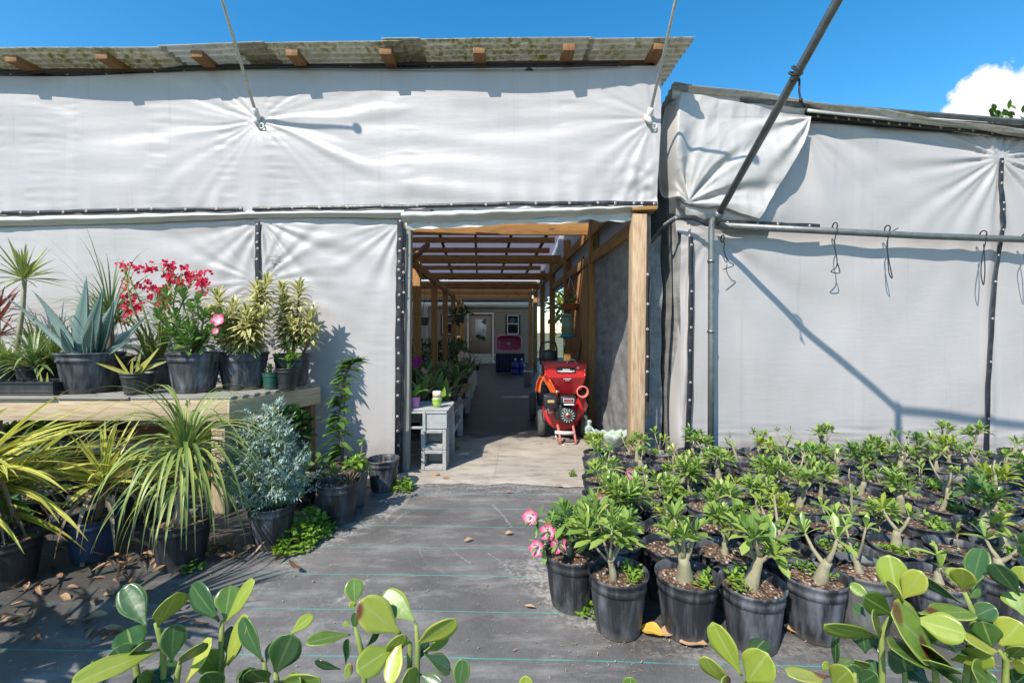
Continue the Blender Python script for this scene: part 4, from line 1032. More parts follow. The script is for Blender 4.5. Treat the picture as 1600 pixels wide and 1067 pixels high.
bx(mb, (x1-.10, 4.265, (zb+zt)/2), (.20, .02, zt-zb)); bx(mb, (x1-.21, 4.25, (zb+zt)/2-.01), (.028, .025, zt-zb+.03))
for k in range(6): bx(mb, (x1-.008, 4.49, zb+.018+k*.027), (.02, .42, .013))
bx(mb, ((x0+x1)/2, 4.26, zt-.01), (x1-x0, .03, .018)); bx(mb, ((x0+x1-.2)/2, 4.26, zb+.01), (x1-x0-.22, .03, .02)); bx(mb, (x0+.02, 4.26, (zb+zt)/2), (.04, .03, .12)); mb.build('side', M['greyplastic'], CT, smooth=False, bevel=.003)
mb = MB(); n = 9
for k in range(n): bx(mb, ((x0+x1)/2, 4.285+k*.055, zt+.012), (x1-x0+.03, .042, .014))
mb.build('top', M['greyplastic'], CT, smooth=False, bevel=.002)
mb = MB(); bx(mb, ((x0+x1)/2, 4.75, zb+.08), (x1-x0, .02, .16)); mb.build('back', M['greyplastic'], CT)
for x in (x0+.05, x1-.3):
    mb = MB(); bx(mb, (x, 4.68, .195), (.06, .06, .388)); mb.build('leg', M['greyplastic'], CT)
slat_bench(-1.55, -.60, 4.80, 5.75, .45, 'dim slatted bench crowded with orchids right behind the grey crate', 'wood_grey', 'greyplastic')
slat_bench(-1.75, -.66, 5.95, 7.3, .47, 'bench with a brown wooden top on pale grey plastic legs, second inside', 'wood_amber', 'greyplastic')
for k, y in enumerate((7.75, 8.75, 9.75, 10.75)):
    t = thing('planter_box', ['nearest wooden planter box at the aisle edge on the left', 'second wooden planter box along the left of the aisle', 'third wooden planter box along the left of the aisle', 'farthest wooden planter box along the left of the aisle'][k], 'planter', (-1.25, y, .004), 'wooden planter boxes along the aisle')
    mb = MB(); xq = -.70-.04*(y-7)
    bx(mb, (xq-.03, y, .20), (.03, .92, .40)); bx(mb, (xq-1.1, y, .20), (.03, .92, .40)); bx(mb, (xq-.565, y-.45, .20), (1.03, .03, .40)); bx(mb, (xq-.565, y+.45, .20), (1.03, .03, .40)); mb.build('side', M['wood_grey'], t, smooth=False)
    mb = MB(); bx(mb, (xq-.565, y, .355), (1.02, .86, .02)); mb.build('soil', M['earth'], t)
# orchids and other plants on them
rg = random.Random(21)
def orchid(x, y, z, L, n, label, r=.07, h=.11, pot='pot_clean', mat='l_orchid', group='orchids on the inside benches'):
    t = thing('potted_orchid', label, 'orchid', (x, y, z), group, local=True)
    add_pot(t, r, h, pot, rg.randrange(3))
    mb = MB(); ph = rg.random()*6
    for k in range(n):
        ph += 2.6+rg.uniform(-.3, .3); th = rg.uniform(.25, .95); l = L*rg.uniform(.7, 1.15)
        leaf(mb, V((rg.uniform(-.02, .02), rg.uniform(-.02, .02), h*.85)), sph(th, ph), l, l*rg.uniform(.15, .2), rg.uniform(.5, 1.5), .3, 'lance', 8, None, rg.random(), rg.uniform(-.2, .2))
    mb.build('foliage', M[mat], t); return t
NEAR = [(-.98, 4.95, .46, .36, 9), (-.72, 4.92, .46, .30, 8), (-1.25, 5.05, .46, .38, 9), (-.84, 5.25, .46, .36, 9), (-1.10, 5.4, .46, .34, 8), (-1.4, 5.5, .46, .38, 8), (-.72, 5.55, .46, .28, 7), (-.98, 5.65, .46, .3, 8)]
LABN = ['broad leaved orchid in the middle of the front row, leaves arching both ways', 'orchid with long leaves leaning over the aisle at the front of the bench', 'front row orchid close against the door strip', 'tall orchid directly behind the first, fanning over the aisle', 'orchid half hidden in the middle of the bench', 'large orchid at the back left of the first bench', 'small orchid at the back corner beside the aisle', 'orchid at the back of the bench showing only its leaf tips']
for q, lab in zip(NEAR, LABN): orchid(*q, lab)
# hanging leaf and small pots on the crate
t = thing('potted_orchid', 'young plant with one broad sunlit leaf in a pink pot on the crate', 'plant', (X(648, 4.36), 4.36, .575), None, local=True)
add_pot(t, .052, .10, 'pot_pink', 1); mb = MB()
leaf(mb, V((0, 0, .09)), V((.5, -.2, .8)), .19, .075, 1.5, .2, 'lance', 8, None, .95); leaf(mb, V((0, 0, .09)), V((-.5, .1, .8)), .2, .06, .8, .2, 'lance', 8, None, .2); leaf(mb, V((0, 0, .09)), V((.1, .6, .8)), .2, .06, .8, .2, 'lance', 8, None, .5)
mb.build('foliage', M['l_weed'], t)
t = thing('plant_tin', 'white labelled tin sitting in a lime green pot on the crate', 'tin', (X(683, 4.36), 4.36, .575), None, local=True)
add_pot(t, .05, .085, 'pot_lime', 2, False); mb = MB(); lathe(mb, [(.001, .02), (.042, .02), (.042, .15), (.038, .155), (.001, .155)], (0, 0, 0), 20); mb.build('tin', M['label_white'], t)
mb = MB(); lathe(mb, [(.0425, .10), (.0425, .13)], (0, 0, 0), 20); mb.build('band', M['label_tan'], t)
mb = MB(); leaf(mb, V((.06, -.02, .10)), V((.15, 0, 1)), .1, .05, -.1, .2, 'heart', 6, V((1, .2, 0)), .95); leaf(mb, V((.05, 0, .03)), V((.5, 0, .9)), .1, .012, .1, 0, 'blade', 5); mb.build('leaf', M['l_weed'], t)
# second bench and planters
LAB2 = ['spiky {} plant', 'leafy {} plant', 'strap leaved {} plant', 'broad leaved {} plant']
k2 = 0
for y, zt, x0 in ((6.2, .48, -.78), (6.75, .48, -.8), (7.15, .48, -.82), (7.8, .37, -.85), (8.7, .37, -.9), (9.7, .37, -.93), (10.6, .37, -.98)):
    for j in range(4):
        col = ['dark green', 'mid green', 'dusky green', 'deep green'][j]; m = ['l_dark', 'l_orchid', 'l_dark', 'l_vine'][(j+k2) % 4]
        lab = '%s %s in the %s bench row inside' % (LAB2[(j+k2) % 4].format(col), ['at the aisle edge', 'second from the aisle', 'third from the aisle', 'at the back'][j], ['nearest', 'second', 'third', 'fourth', 'fifth', 'sixth', 'last'][k2])
        orchid(x0-j*.27+rg.uniform(-.04, .04), y+rg.uniform(-.1, .1), zt, rg.uniform(.24, .4), rg.randrange(9, 14), lab, .085, .13, 'pot_clean', m, 'plants on the far benches')
    k2 += 1
# a few flowers and accents
def bloom(x, y, z, m, lab, n=5, r=.04):
    t = thing('flower_spray', lab, 'flowers', (x, y, z)); mb = MB(); tube(mb, [V((x, y, z)), V((x+.03, y, z+.15)), V((x+.06, y-.03, z+.27))], .004, 5); mb.build('stalk', M['stem_green'], t)
    for k in range(n):
        mb = MB(); flower5(mb, V((x+.06+rg.uniform(-.08, .08), y-.03+rg.uniform(-.05, .05), z+.24+rg.uniform(-.06, .08))), V((rg.uniform(-.5, .5), -1, rg.uniform(-.2, .6))), r, rg); mb.build('flower', M[m], t)
bloom(-1.36, 6.1, .60, 'f_purple', 'magenta orchid bloom beside the left edge of the doorway', 3, .06)
bloom(-1.3, 6.4, .55, 'f_white', 'small pale bloom behind the magenta orchid', 2, .04); bloom(-1.0, 8.9, .56, 'f_white', 'cream flower spray in the middle of the far benches', 6, .06)
t = thing('bare_plant', 'pale leafless branching stems in a dark pot at the end of the far planters', 'plant', (X(742, 10.9), 10.9, .37)); mb = MB(); c = V((X(742, 10.9), 10.9, .37))
for a, b in (((0, 0, 0), (-.28, 0, .38)), ((0, 0, 0), (.2, 0, .36)), ((0, 0, 0), (-.08, 0, .62)), ((-.1, 0, .14), (-.2, .05, .3)), ((.06, 0, .12), (.2, 0, .22))): tube(mb, [c+V(a), c+V(a).lerp(V(b), .5)+V((.02, 0, .03)), c+V(b)], [.012, .009, .005], 6)
mb.build('stems', M['caudex'], t); mb = MB(); lathe(mb, pot_profile(.14, .12), c, 24); mb.build('pot', M['pot_clean'], t)
# hedge like rows of dark foliage plants further in on the left
k3 = 0
for y in (11.8, 12.9):
    for x in (-1.5, -2.05, -2.6, -3.15, -3.7):
        t = thing('potted_shrub', 'dense dark shrub, %s from the aisle in the %s back row' % (ORD[k3 % 5], ['nearer', 'farther'][k3//5]), 'shrub', (x, y, .45), 'dark shrubs at the back', local=True)
        mb = MB(); crown(mb, (0, 0, .33), (.34, .3, .26), 230, .12, .045, rg); mb.build('foliage', M['l_dark'], t); add_pot(t, .14, .2, 'pot_clean', 0); k3 += 1
slat_bench(-4.0, -1.2, 11.4, 13.3, .45, 'long low bench under the dark shrubs at the back', 'wood_grey', 'wood_dark')
# --- hanging things
def hang(px, py, d, lab, r, h, mat, name='hanging_pot', wires=.35):
    c = PX(px, py, d); t = thing(name, lab, 'hanging pot', c); mb = MB(); lathe(mb, pot_profile(r, h), c-V((0, 0, h)), 24); mb.build('pot', M[mat], t)
    mb = MB()
    for k in range(3):
        a = k*2.09+.4; tube(mb, [c+V((r*math.cos(a), r*math.sin(a), -.01)), c+V((0, 0, wires))], .004, 4)
    tube(mb, [c+V((0, 0, wires)), c+V((0, 0, wires+.35))], .004, 4); mb.build('hanger', M['cord'], t); return c, t
hang(663, 496, 9.6, 'small black pot hanging on wires near the left posts', .11, .17, 'pot_clean')
c, t = hang(718, 492, 12.0, 'dark plant hanging in front of the far house wall', .16, .2, 'pot_clean'); mb = MB(); crown(mb, c+V((0, 0, .02)), (.22, .2, .15), 120, .13, .06, rg); mb.build('foliage', M['l_dark'], t)
c = PX(891, 486, 7.35); t = thing('hanging_basket', 'terracotta coloured bowl basket hanging high on the plywood wall', 'basket', c)
mb = MB(); lathe(mb, [(.001, -.10), (.08, -.09), (.13, -.04), (.155, 0), (.162, .0), (.162, .012), (.148, .012), (.12, -.035), (.07, -.08), (.001, -.09)], c+V((0, 0, .10)), 28); mb.build('bowl', M['terra'], t)
mb = MB(); crown(mb, c+V((0, 0, .14)), (.10, .08, .05), 50, .09, .03, rg); mb.build('foliage', M['l_dark'], t)
mb = MB()
for k in range(3): a = k*2.1; tube(mb, [c+V((.155*math.cos(a), .155*math.sin(a), .1)), c+V((0, .05, .55))], .004, 4)
mb.build('hanger', M['cord'], t)
c = PX(887, 528, 7.2); t = thing('seed_feeder', 'pale green cylindrical feeder with a turquoise base hanging on the right wall', 'feeder', c)
mb = MB(); lathe(mb, [(.001, .05), (.095, .05), (.095, .34), (.001, .34)], c, 28); mb.build('tank', M['feeder'], t)
mb = MB(); lathe(mb, [(.06, .0), (.115, .01), (.12, .045), (.1, .05), (.001, .05)], c, 28); mb.build('tray', M['cyan'], t)
mb = MB(); lathe(mb, [(.105, .34), (.11, .36), (.04, .385), (.001, .385)], c, 28); mb.build('lid', M['feeder'], t)
mb = MB(); tube(mb, [c+V((-.05, -.05, .0)), c+V((-.055, -.06, -.10)), c+V((-.05, -.06, -.2))], [.012, .018, .014], 8); mb.build('spout', M['steel'], t)
mb = MB(); P = [PX(897, 590, 7.0), PX(905, 560, 7.0), PX(913, 500, 7.1), PX(908, 440, 7.2), PX(912, 400, 7.2)]; tube(mb, P, .012, 6); tag(mb.build('hose', M['cord']), 'black hose hanging down the plywood wall behind the red shredder', 'hose')

# --- the second, black machine behind the red one
d = 6.7; t = thing('garden_tiller', 'black engine machine with a looped handle standing behind the red shredder', 'machine', (X(856, d), d, .004))
def PZ(px, py, dd=d): return PX(px, py, dd)
mb = MB(); bx(mb, PZ(857, 556)+V((0, .05, 0)), (.26, .24, .16)); lathe(mb, [(.10, 0), (.10, .06), (.03, .07)], PZ(857, 556)+V((0, -.08, 0)), 20, (0, -1, 0)); mb.build('engine', M['black_pl'], t, bevel=.015)
mb = MB(); tube(mb, [PZ(846, 600), PZ(844, 545), PZ(846, 536), PZ(857, 534), PZ(868, 536), PZ(870, 545), PZ(868, 600)], .013, 8); mb.build('handle', M['black_pl'], t)
mb = MB(); tube(mb, [PZ(851, 568), PZ(848, 600)], .03, 8); tube(mb, [PZ(861, 568), PZ(863, 600)], .03, 8); mb.build('fork', M['greyplastic'], t)
mb = MB(); bx(mb, V((X(856, d), d+.1, .36)), (.3, .3, .30)); mb.build('housing', M['black_pl'], t, bevel=.02)
for s in (-1, 1):
    mb = MB(); lathe(mb, [(.05, -.04), (.17, -.045), (.19, -.02), (.19, .02), (.17, .045), (.05, .04)], V((X(856, d)+s*.22, d+.1, .195)), 24, (1, 0, 0)); mb.build('wheel', M['tyre'], t)

# --- red chipper shredder
d = 5.5; s_ = d/K; O = V(((879-800)*s_, d, .006))
CH = thing('chipper_shredder', 'red petrol chipper shredder with a black engine parked in the sun on the concrete', 'shredder', O)
def Q(px, py, y=0.): return V((O.x+(px-879)*s_, d+y, O.z+(686-py)*s_))
def frustum(mb, top, bot):  # each ((x0,x1),(y0,y1),z)
    b = len(mb.v)
    for (xa, xb), (ya, yb), z in (bot, top): mb.v += [V((xa, ya, z)), V((xb, ya, z)), V((xb, yb, z)), V((xa, yb, z))]
    for k in range(4): j = (k+1) % 4; mb.face((b+k, b+j, b+4+j, b+4+k), ((0, 0, 0), (1, 0, 0), (1, 1, 0), (0, 1, 0)))
mb = MB(); zt, zm, zb = Q(0, 568).z, Q(0, 588).z, Q(0, 615).z
xa, xb, xc, xd = Q(848, 0).x, Q(912, 0).x, Q(869, 0).x, Q(905, 0).x
frustum(mb, ((xa, xb), (d-.20, d+.28), zt), ((xa+.015, xb-.012), (d-.19, d+.27), zm)); frustum(mb, ((xa+.015, xb-.012), (d-.19, d+.27), zm), ((xc, xd), (d-.05, d+.14), zb))
mb.build('hopper', M['red'], CH, smooth=False, solid=.006)
mb = MB()
for a, b in (((xa, d-.20), (xb, d-.20)), ((xb, d-.20), (xb, d+.28)), ((xb, d+.28), (xa, d+.28)), ((xa, d+.28), (xa, d-.20))): tube(mb, [V((*a, zt)), V((*b, zt))], .009, 8)
mb.build('hopper_rim', M['red'], CH)
mb = MB(); tube(mb, [Q(884, 568, -.1), Q(886, 563, -.1), Q(891, 561.5, -.1), Q(897, 563, -.1), Q(899, 568, -.1)], .008, 6, False); mb.build('handle', M['steel'], CH)
fy = -.2065
def decal(x0, y0, x1, y1, m, yy, name='decal', sl=0.):
    mb = MB(); bx(mb, (Q((x0+x1)/2, 0).x, d+yy, Q(0, (y0+y1)/2).z), ((x1-x0)*s_, .004, (y1-y0)*s_)); return mb.build(name, M[m], CH, smooth=False)
decal(867, 572.5, 895.5, 580, 'label_black', fy); decal(868.5, 577.6, 894, 578.8, 'label_white', fy-.003, 'decal_line'); decal(876, 575, 887, 576.6, 'label_white', fy-.003, 'decal_line'); decal(873, 579.1, 890, 579.6, 'label_white', fy-.003, 'decal_line')
mb = MB()
for a, b, c_, e in ((877.5, 889.5, 588.2, 590.6), (880, 887, 591.6, 593)):
    for k in range(7): x = lerp(a, b, (k+.5)/7); bx(mb, (Q(x, 0).x, d-.182+(.012 if c_ > 591 else 0), Q(0, (c_+e)/2).z), ((b-a)/7*.72*s_, .006, (e-c_)*s_))
mb.build('lettering_patch', M['label_white'], CH, smooth=False)
mb = MB(); lathe(mb, [(.008, 0), (.018, 0), (.018, .006), (.008, .006)], Q(899.5, 573, fy), 14, (0, -1, 0)); mb.build('grommet', M['steel'], CH)
# drum housing: round red casing behind the engine
mb = MB(); lathe(mb, [(.001, -.09), (.225, -.09), (.24, -.075), (.24, .13), (.225, .145), (.001, .145)], Q(880, 643, .12), 48, (0, 1, 0)); mb.build('drum', M['red'], CH, bevel=.0)
mb = MB(); tube(mb, [Q(908, 614, .0), Q(909, 628, .04), Q(905, 645, .06), Q(897, 662, .08)], [.055, .062, .07, .06], 14); mb.build('side_duct', M['red'], CH)
mb = MB(); lathe(mb, [(.070, .12), (.072, -.02), (.074, -.045), (.060, -.05), (.052, -.02), (.05, .02)], Q(908, 611, -.08), 28, (0, 1, 0)); mb.build('feed_chute', M['redpale'], CH)
mb = MB(); lathe(mb, [(.051, 0), (.03, .006), (.001, .004)], Q(908, 611, -.085), 24, (0, 1, 0)); mb.build('chute_dark', M['black_pl'], CH)  # black disc standing in for the dark inside of the chute mouth
mb = MB(); tube(mb, [Q(912, 624, .02), Q(915, 634, .02), Q(914, 644, .02)], [.02, .035, .018], 10); mb.build('guard', M['redpale'], CH)
# engine
ey = -.16
mb = MB(); bx(mb, Q(858, 624, ey+.03), (.165, .16, .15)); mb.build('air_cleaner', M['black_pl'], CH, bevel=.012)
mb = MB(); bx(mb, Q(884, 622, ey), (.185, .17, .10)); mb.build('fuel_tank', M['black_pl'], CH, bevel=.018)
mb = MB(); lathe(mb, [(.018, 0), (.03, .004), (.03, .025), (.001, .028)], Q(868, 611.5, ey), 14); mb.build('fuel_cap', M['steel'], CH)
mb = MB(); bx(mb, Q(878, 641, ey+.06), (.20, .14, .18)); bx(mb, Q(866, 632, ey+.03), (.1, .1, .06)); mb.build('engine_block', M['black_pl'], CH, bevel=.02)
mb = MB(); lathe(mb, [(.001, -.045), (.03, -.045), (.04, -.04), (.085, -.036), (.105, -.02), (.112, .03), (.10, .06)], Q(884, 645, ey-.02), 36, (0, 1, 0)); mb.build('recoil_cover', M['black_pl'], CH)
mb = MB()
for k in range(14):
    a = k*2*math.pi/14; c = Q(884, 645, ey-.062); c2 = c+V((math.cos(a)*.062, 0, math.sin(a)*.062)); beam(mb, c+V((math.cos(a)*.045, 0, math.sin(a)*.045)), c2+V((math.cos(a)*.016, 0, math.sin(a)*.016)), .009, .006, (0, 1, 0))
mb.build('cover_fins', M['greyplastic'], CH, smooth=False)
mb = MB(); lathe(mb, [(.036, 0), (.036, .01), (.024, .012)], Q(884, 645, ey-.075), 24, (0, 1, 0)); mb.build('hub_ring', M['steel'], CH)
mb = MB(); lathe(mb, [(.023, 0), (.001, .002)], Q(884, 645, ey-.077), 20, (0, 1, 0)); mb.build('hub_badge', M['label_red'], CH)
decal(876.5, 618.5, 892.5, 624, 'label_white', ey-.086, 'decal'); decal(877.3, 619.3, 891.7, 623.2, 'label_black', ey-.089, 'decal'); decal(879, 620.3, 890, 622.3, 'label_red', ey-.092, 'decal_line'); decal(877.5, 626.3, 892.5, 628.5, 'label_white', ey-.086); decal(853.5, 621.5, 863.5, 625.5, 'label_tan', ey-.052)
mb = MB(); tube(mb, [Q(851, 632, ey), Q(852, 641, ey-.02)], .011, 8); tube(mb, [Q(855, 630, ey-.02), Q(854, 636, ey-.03), Q(858, 640, ey-.02)], .009, 8); bx(mb, Q(858, 641, ey), (.05, .04, .025)); mb.build('throttle_linkage', M['steel'], CH)
mb = MB(); tube(mb, smooth([Q(853, 634, ey), Q(846, 640, ey-.03), Q(848, 655, ey-.03), Q(858, 660, ey), Q(866, 650, ey-.02)], 6), .005, 6); mb.build('throttle_cable', M['cord'], CH)
for k, (x, y) in enumerate(((850, 572), (850, 584), (909.5, 584), (909.5, 577))):
    mb = MB(); lathe(mb, [(.009, 0), (.009, .005), (.001, .007)], Q(x, y, fy+.002), 6, (0, -1, 0)); mb.build('bolt', M['steel'], CH)
# orange chute flaps on the left
mb = MB()
def flap(pts, w0, w1, y):
    P = [Q(a, b, y) for a, b in pts]; n = len(P)-1
    def f(u, v):
        t = v*n; k = min(int(t), n-1); p = P[k].lerp(P[k+1], t-k); w = lerp(w0, w1, v); return p+V(((u-.5)*w, .05*math.cos((u-.5)*3.)-.03, -.10*(u-.5)*w/.1*.3))
    grid(mb, 8, 10, f)
flap([(846, 586), (841, 596), (839, 611)], .05, .055, -.14); mb.build('discharge_flap', M['orange'], CH, solid=.008)
mb = MB(); flap([(851, 589), (858, 601), (864, 613)], .10, .07, -.17); mb.build('discharge_flap', M['orange'], CH, solid=.008)
mb = MB(); bx(mb, Q(844.5, 578, .0), (.03, .12, .12)); mb.build('hinge_plate', M['greyplastic'], CH)
# stand and wheels
mb = MB(); tube(mb, [Q(869, 660, -.16), Q(871, 672, -.24), Q(872, 684, -.28)], .014, 10); mb.build('stand_leg', M['redpale'], CH)
mb = MB(); tube(mb, [Q(892, 660, -.16), Q(893.5, 672, -.24), Q(895, 684, -.28)], .014, 10); mb.build('stand_leg', M['redpale'], CH)
mb = MB(); tube(mb, [Q(864, 669, -.24), Q(878, 670, -.25), Q(893, 670, -.24)], [.02, .022, .02], 10); mb.build('tow_bar', M['bucket'], CH)
mb = MB(); tube(mb, [Q(871, 685, -.285), Q(878, 687.2, -.30), Q(888, 687.2, -.30), Q(896, 685, -.285)], .009, 8); tube(mb, [Q(865, 668, -.22), Q(866, 678, -.24), Q(870, 684, -.28)], .007, 6); mb.build('stand_foot', M['steel'], CH)
for x in (847, 914):
    mb = MB(); lathe(mb, [(.06, -.035), (.145, -.042), (.162, -.02), (.162, .02), (.145, .042), (.06, .035)], V((Q(x, 0).x, d+.16, .168)), 32, (1, 0, 0)); wl = mb.build('wheel', M['tyre'], CH)
    mb = MB(); lathe(mb, [(.001, -.03), (.06, -.03), (.06, .03), (.001, .03)], V((Q(x, 0).x, d+.16, .168)), 20, (1, 0, 0)); mb.build('rim', M['steel'], wl)

# --- verdigris bird bath with a figure on its rim
d = 4.72; s_ = d/K
def B_(px, py, y=0.): return V(((px-800)*s_, d+y, EYE+(HOR-py)*s_))
BB = thing('bird_bath', 'weathered verdigris shell bowl with a small sitting figure on its rim, by the wooden post', 'bird bath', (B_(955, 0).x, d, .004))
mb = MB(); cx, cz = B_(954, 0).x, B_(0, 681).z
def shell(u, v):
    a = 2*math.pi*u; q = v; rx, ry = .205*q, .15*q; rib = 1+.05*math.cos(a*14)*q
    dep = -.115*(1-q**2.2)+.05*q**4*(.35+.65*abs(math.cos(a)))
    return V((cx+math.cos(a)*rx*rib, d+math.sin(a)*ry*rib, cz+dep+.008*math.cos(a*14)*q))
grid(mb, 112, 12, lambda u, v: shell(u, .02+.98*v)); mb.build('shell_bowl', M['patina'], BB, solid=.016)
mb = MB(); grid(mb, 30, 6, lambda u, v: V((cx+math.cos(2*math.pi*u)*.15*v, d+math.sin(2*math.pi*u)*.105*v, cz-.045+.02*nz(u*9, v*4)*v+.03*math.exp(-v*v*4)))); mb.build('sand', M['pebble'], BB)
mb = MB(); lathe(mb, [(.001, .004), (.10, .004), (.11, .02), (.07, .04), (.055, cz-.12), (.075, cz-.10)], (cx, d, 0), 24); mb.build('pedestal', M['patina'], BB)
def skin_body(name, verts, edges, radii, mat, parent, root=0, lev=2):
    me = bpy.data.meshes.new(name); org = ORG[parent.name]; me.from_pydata([V(v)-org for v in verts], edges, []); me.materials.append(mat)
    o = link(name, me, parent); m = o.modifiers.new('skin', 'SKIN'); m.use_smooth_shade = True
    for k, r in enumerate(radii): me.skin_vertices[0].data[k].radius = (r, r)
    me.skin_vertices[0].data[root].use_root = True
    if lev: o.modifiers.new('sub', 'SUBSURF').levels = lev; o.modifiers['sub'].render_levels = lev
    return o
vs = [B_(920, 685), B_(919, 679), B_(919, 672), B_(920, 667), B_(920.5, 663.5), B_(921, 660), B_(921.5, 655.5), B_(915.5, 668.5, -.02), B_(915, 674.5, -.04), B_(919, 679, -.06), B_(924.5, 668.5, .0), B_(928, 673, -.03), B_(931, 677, -.03), B_(925, 687, -.03), B_(930, 691, -.04), B_(936, 693, -.06), B_(924, 687, .03), B_(930, 688, .04)]
ed = [(0, 1), (1, 2), (2, 3), (3, 4), (4, 5), (5, 6), (3, 7), (7, 8), (8, 9), (3, 10), (10, 11), (11, 12), (0, 13), (13, 14), (14, 15), (0, 16), (16, 17)]
ra = [.034, .031, .027, .030, .014, .026, .028, .015, .012, .010, .015, .012, .010, .026, .02, .014, .024, .014]
skin_body('figure', vs, ed, ra, M['patina'], BB)
vs = [B_(929, 682, -.02), B_(928.5, 677, -.02), B_(928.5, 673.5, -.02), B_(929, 670, -.02), B_(932, 677, -.04), B_(933, 681, -.05)]
skin_body('little_figure', vs, [(0, 1), (1, 2), (2, 3), (1, 4), (4, 5)], [.022, .02, .011, .021, .01, .009], M['patina'], BB)

# --- trees beyond the corridor and behind the right roof
def tree(x, y, h, r, seed, lab, mat='l_tree', n=900, L=.22, grp='trees beyond the greenhouses', prof='oval', trunk=.10):
    rs = random.Random(seed); t = thing('tree', lab, 'tree', (x, y, -.03), grp, local=True)
    mb = MB(); top = V((rs.uniform(-.2, .2), 0, h-r*.7)); tube(mb, [V((0, 0, 0)), V((.05, 0, h*.3)), top], [trunk, trunk*.8, trunk*.35], 10)
    for k in range(6):
        a = rs.random()*6.3; p = V((0.03, 0, h*rs.uniform(.3, .6))); tube(mb, [p, p+V((math.cos(a)*r*.4, math.sin(a)*r*.4, r*.35)), p+V((math.cos(a)*r*.8, math.sin(a)*r*.8, r*.8))], [trunk*.45, trunk*.3, trunk*.12], 6)
    mb.build('trunk', M['stem'], t)
    mb = MB(); crown(mb, (0, 0, h-r*.8), (r, r, r*.85), n, L, L*.42, rs, prof); mb.build('crown', M[mat], t)
tree(2.25, 15.6, 3.0, .95, 1, 'sunlit yellow green palm like tree seen through the right hand posts', 'l_lit', 420, .38, prof='blade')
tree(1.95, 11.6, 2.2, .75, 2, 'bright leafy shrub outside the right posts, nearest the corridor', 'l_lit', 700, .16)
tree(3.4, 17.5, 4.2, 1.7, 3, 'taller dark green tree beyond the right hand posts', 'l_tree', 900, .25)
tree(17.6, 15.0, 8.75, 2.1, 4, 'green tree top just showing over the right roof under the cloud', 'l_tree', 1500, .3)
tree(-2.6, 26, 6.0, 2.6, 5, 'tree standing behind the far house', 'l_tree', 900, .4)
def leaf2(mb, p, d, L, W, bend, fold, s, r, n=14, m=3, prof='clus'):
    """smooth thick paddle leaf: 2m+1 points across; bends about its own side axis"""
    b = len(mb.v); st = L/n; f = PROF[prof]; w_ = 2*m+1; fine = [0]
    for i in range(n+1):
        t = i/n; w = max(.0008, f(t)*W/2); nn = s.cross(d).normalized()
        for k in range(-m, m+1): x = k/m; mb.v.append(p+s*(w*x)+nn*(fold*w*x*x))
        p = p+d*st; d = (Matrix.Rotation(-bend/n, 3, s) @ d)
    for i in range(n):
        for k in range(2*m):
            q = b+i*w_+k; x0, x1 = (k-m)/m, (k+1-m)/m; mb.face((q, q+1, q+w_+1, q+w_), ((x0, i/n, r), (x1, i/n, r), (x1, (i+1)/n, r), (x0, (i+1)/n, r)))
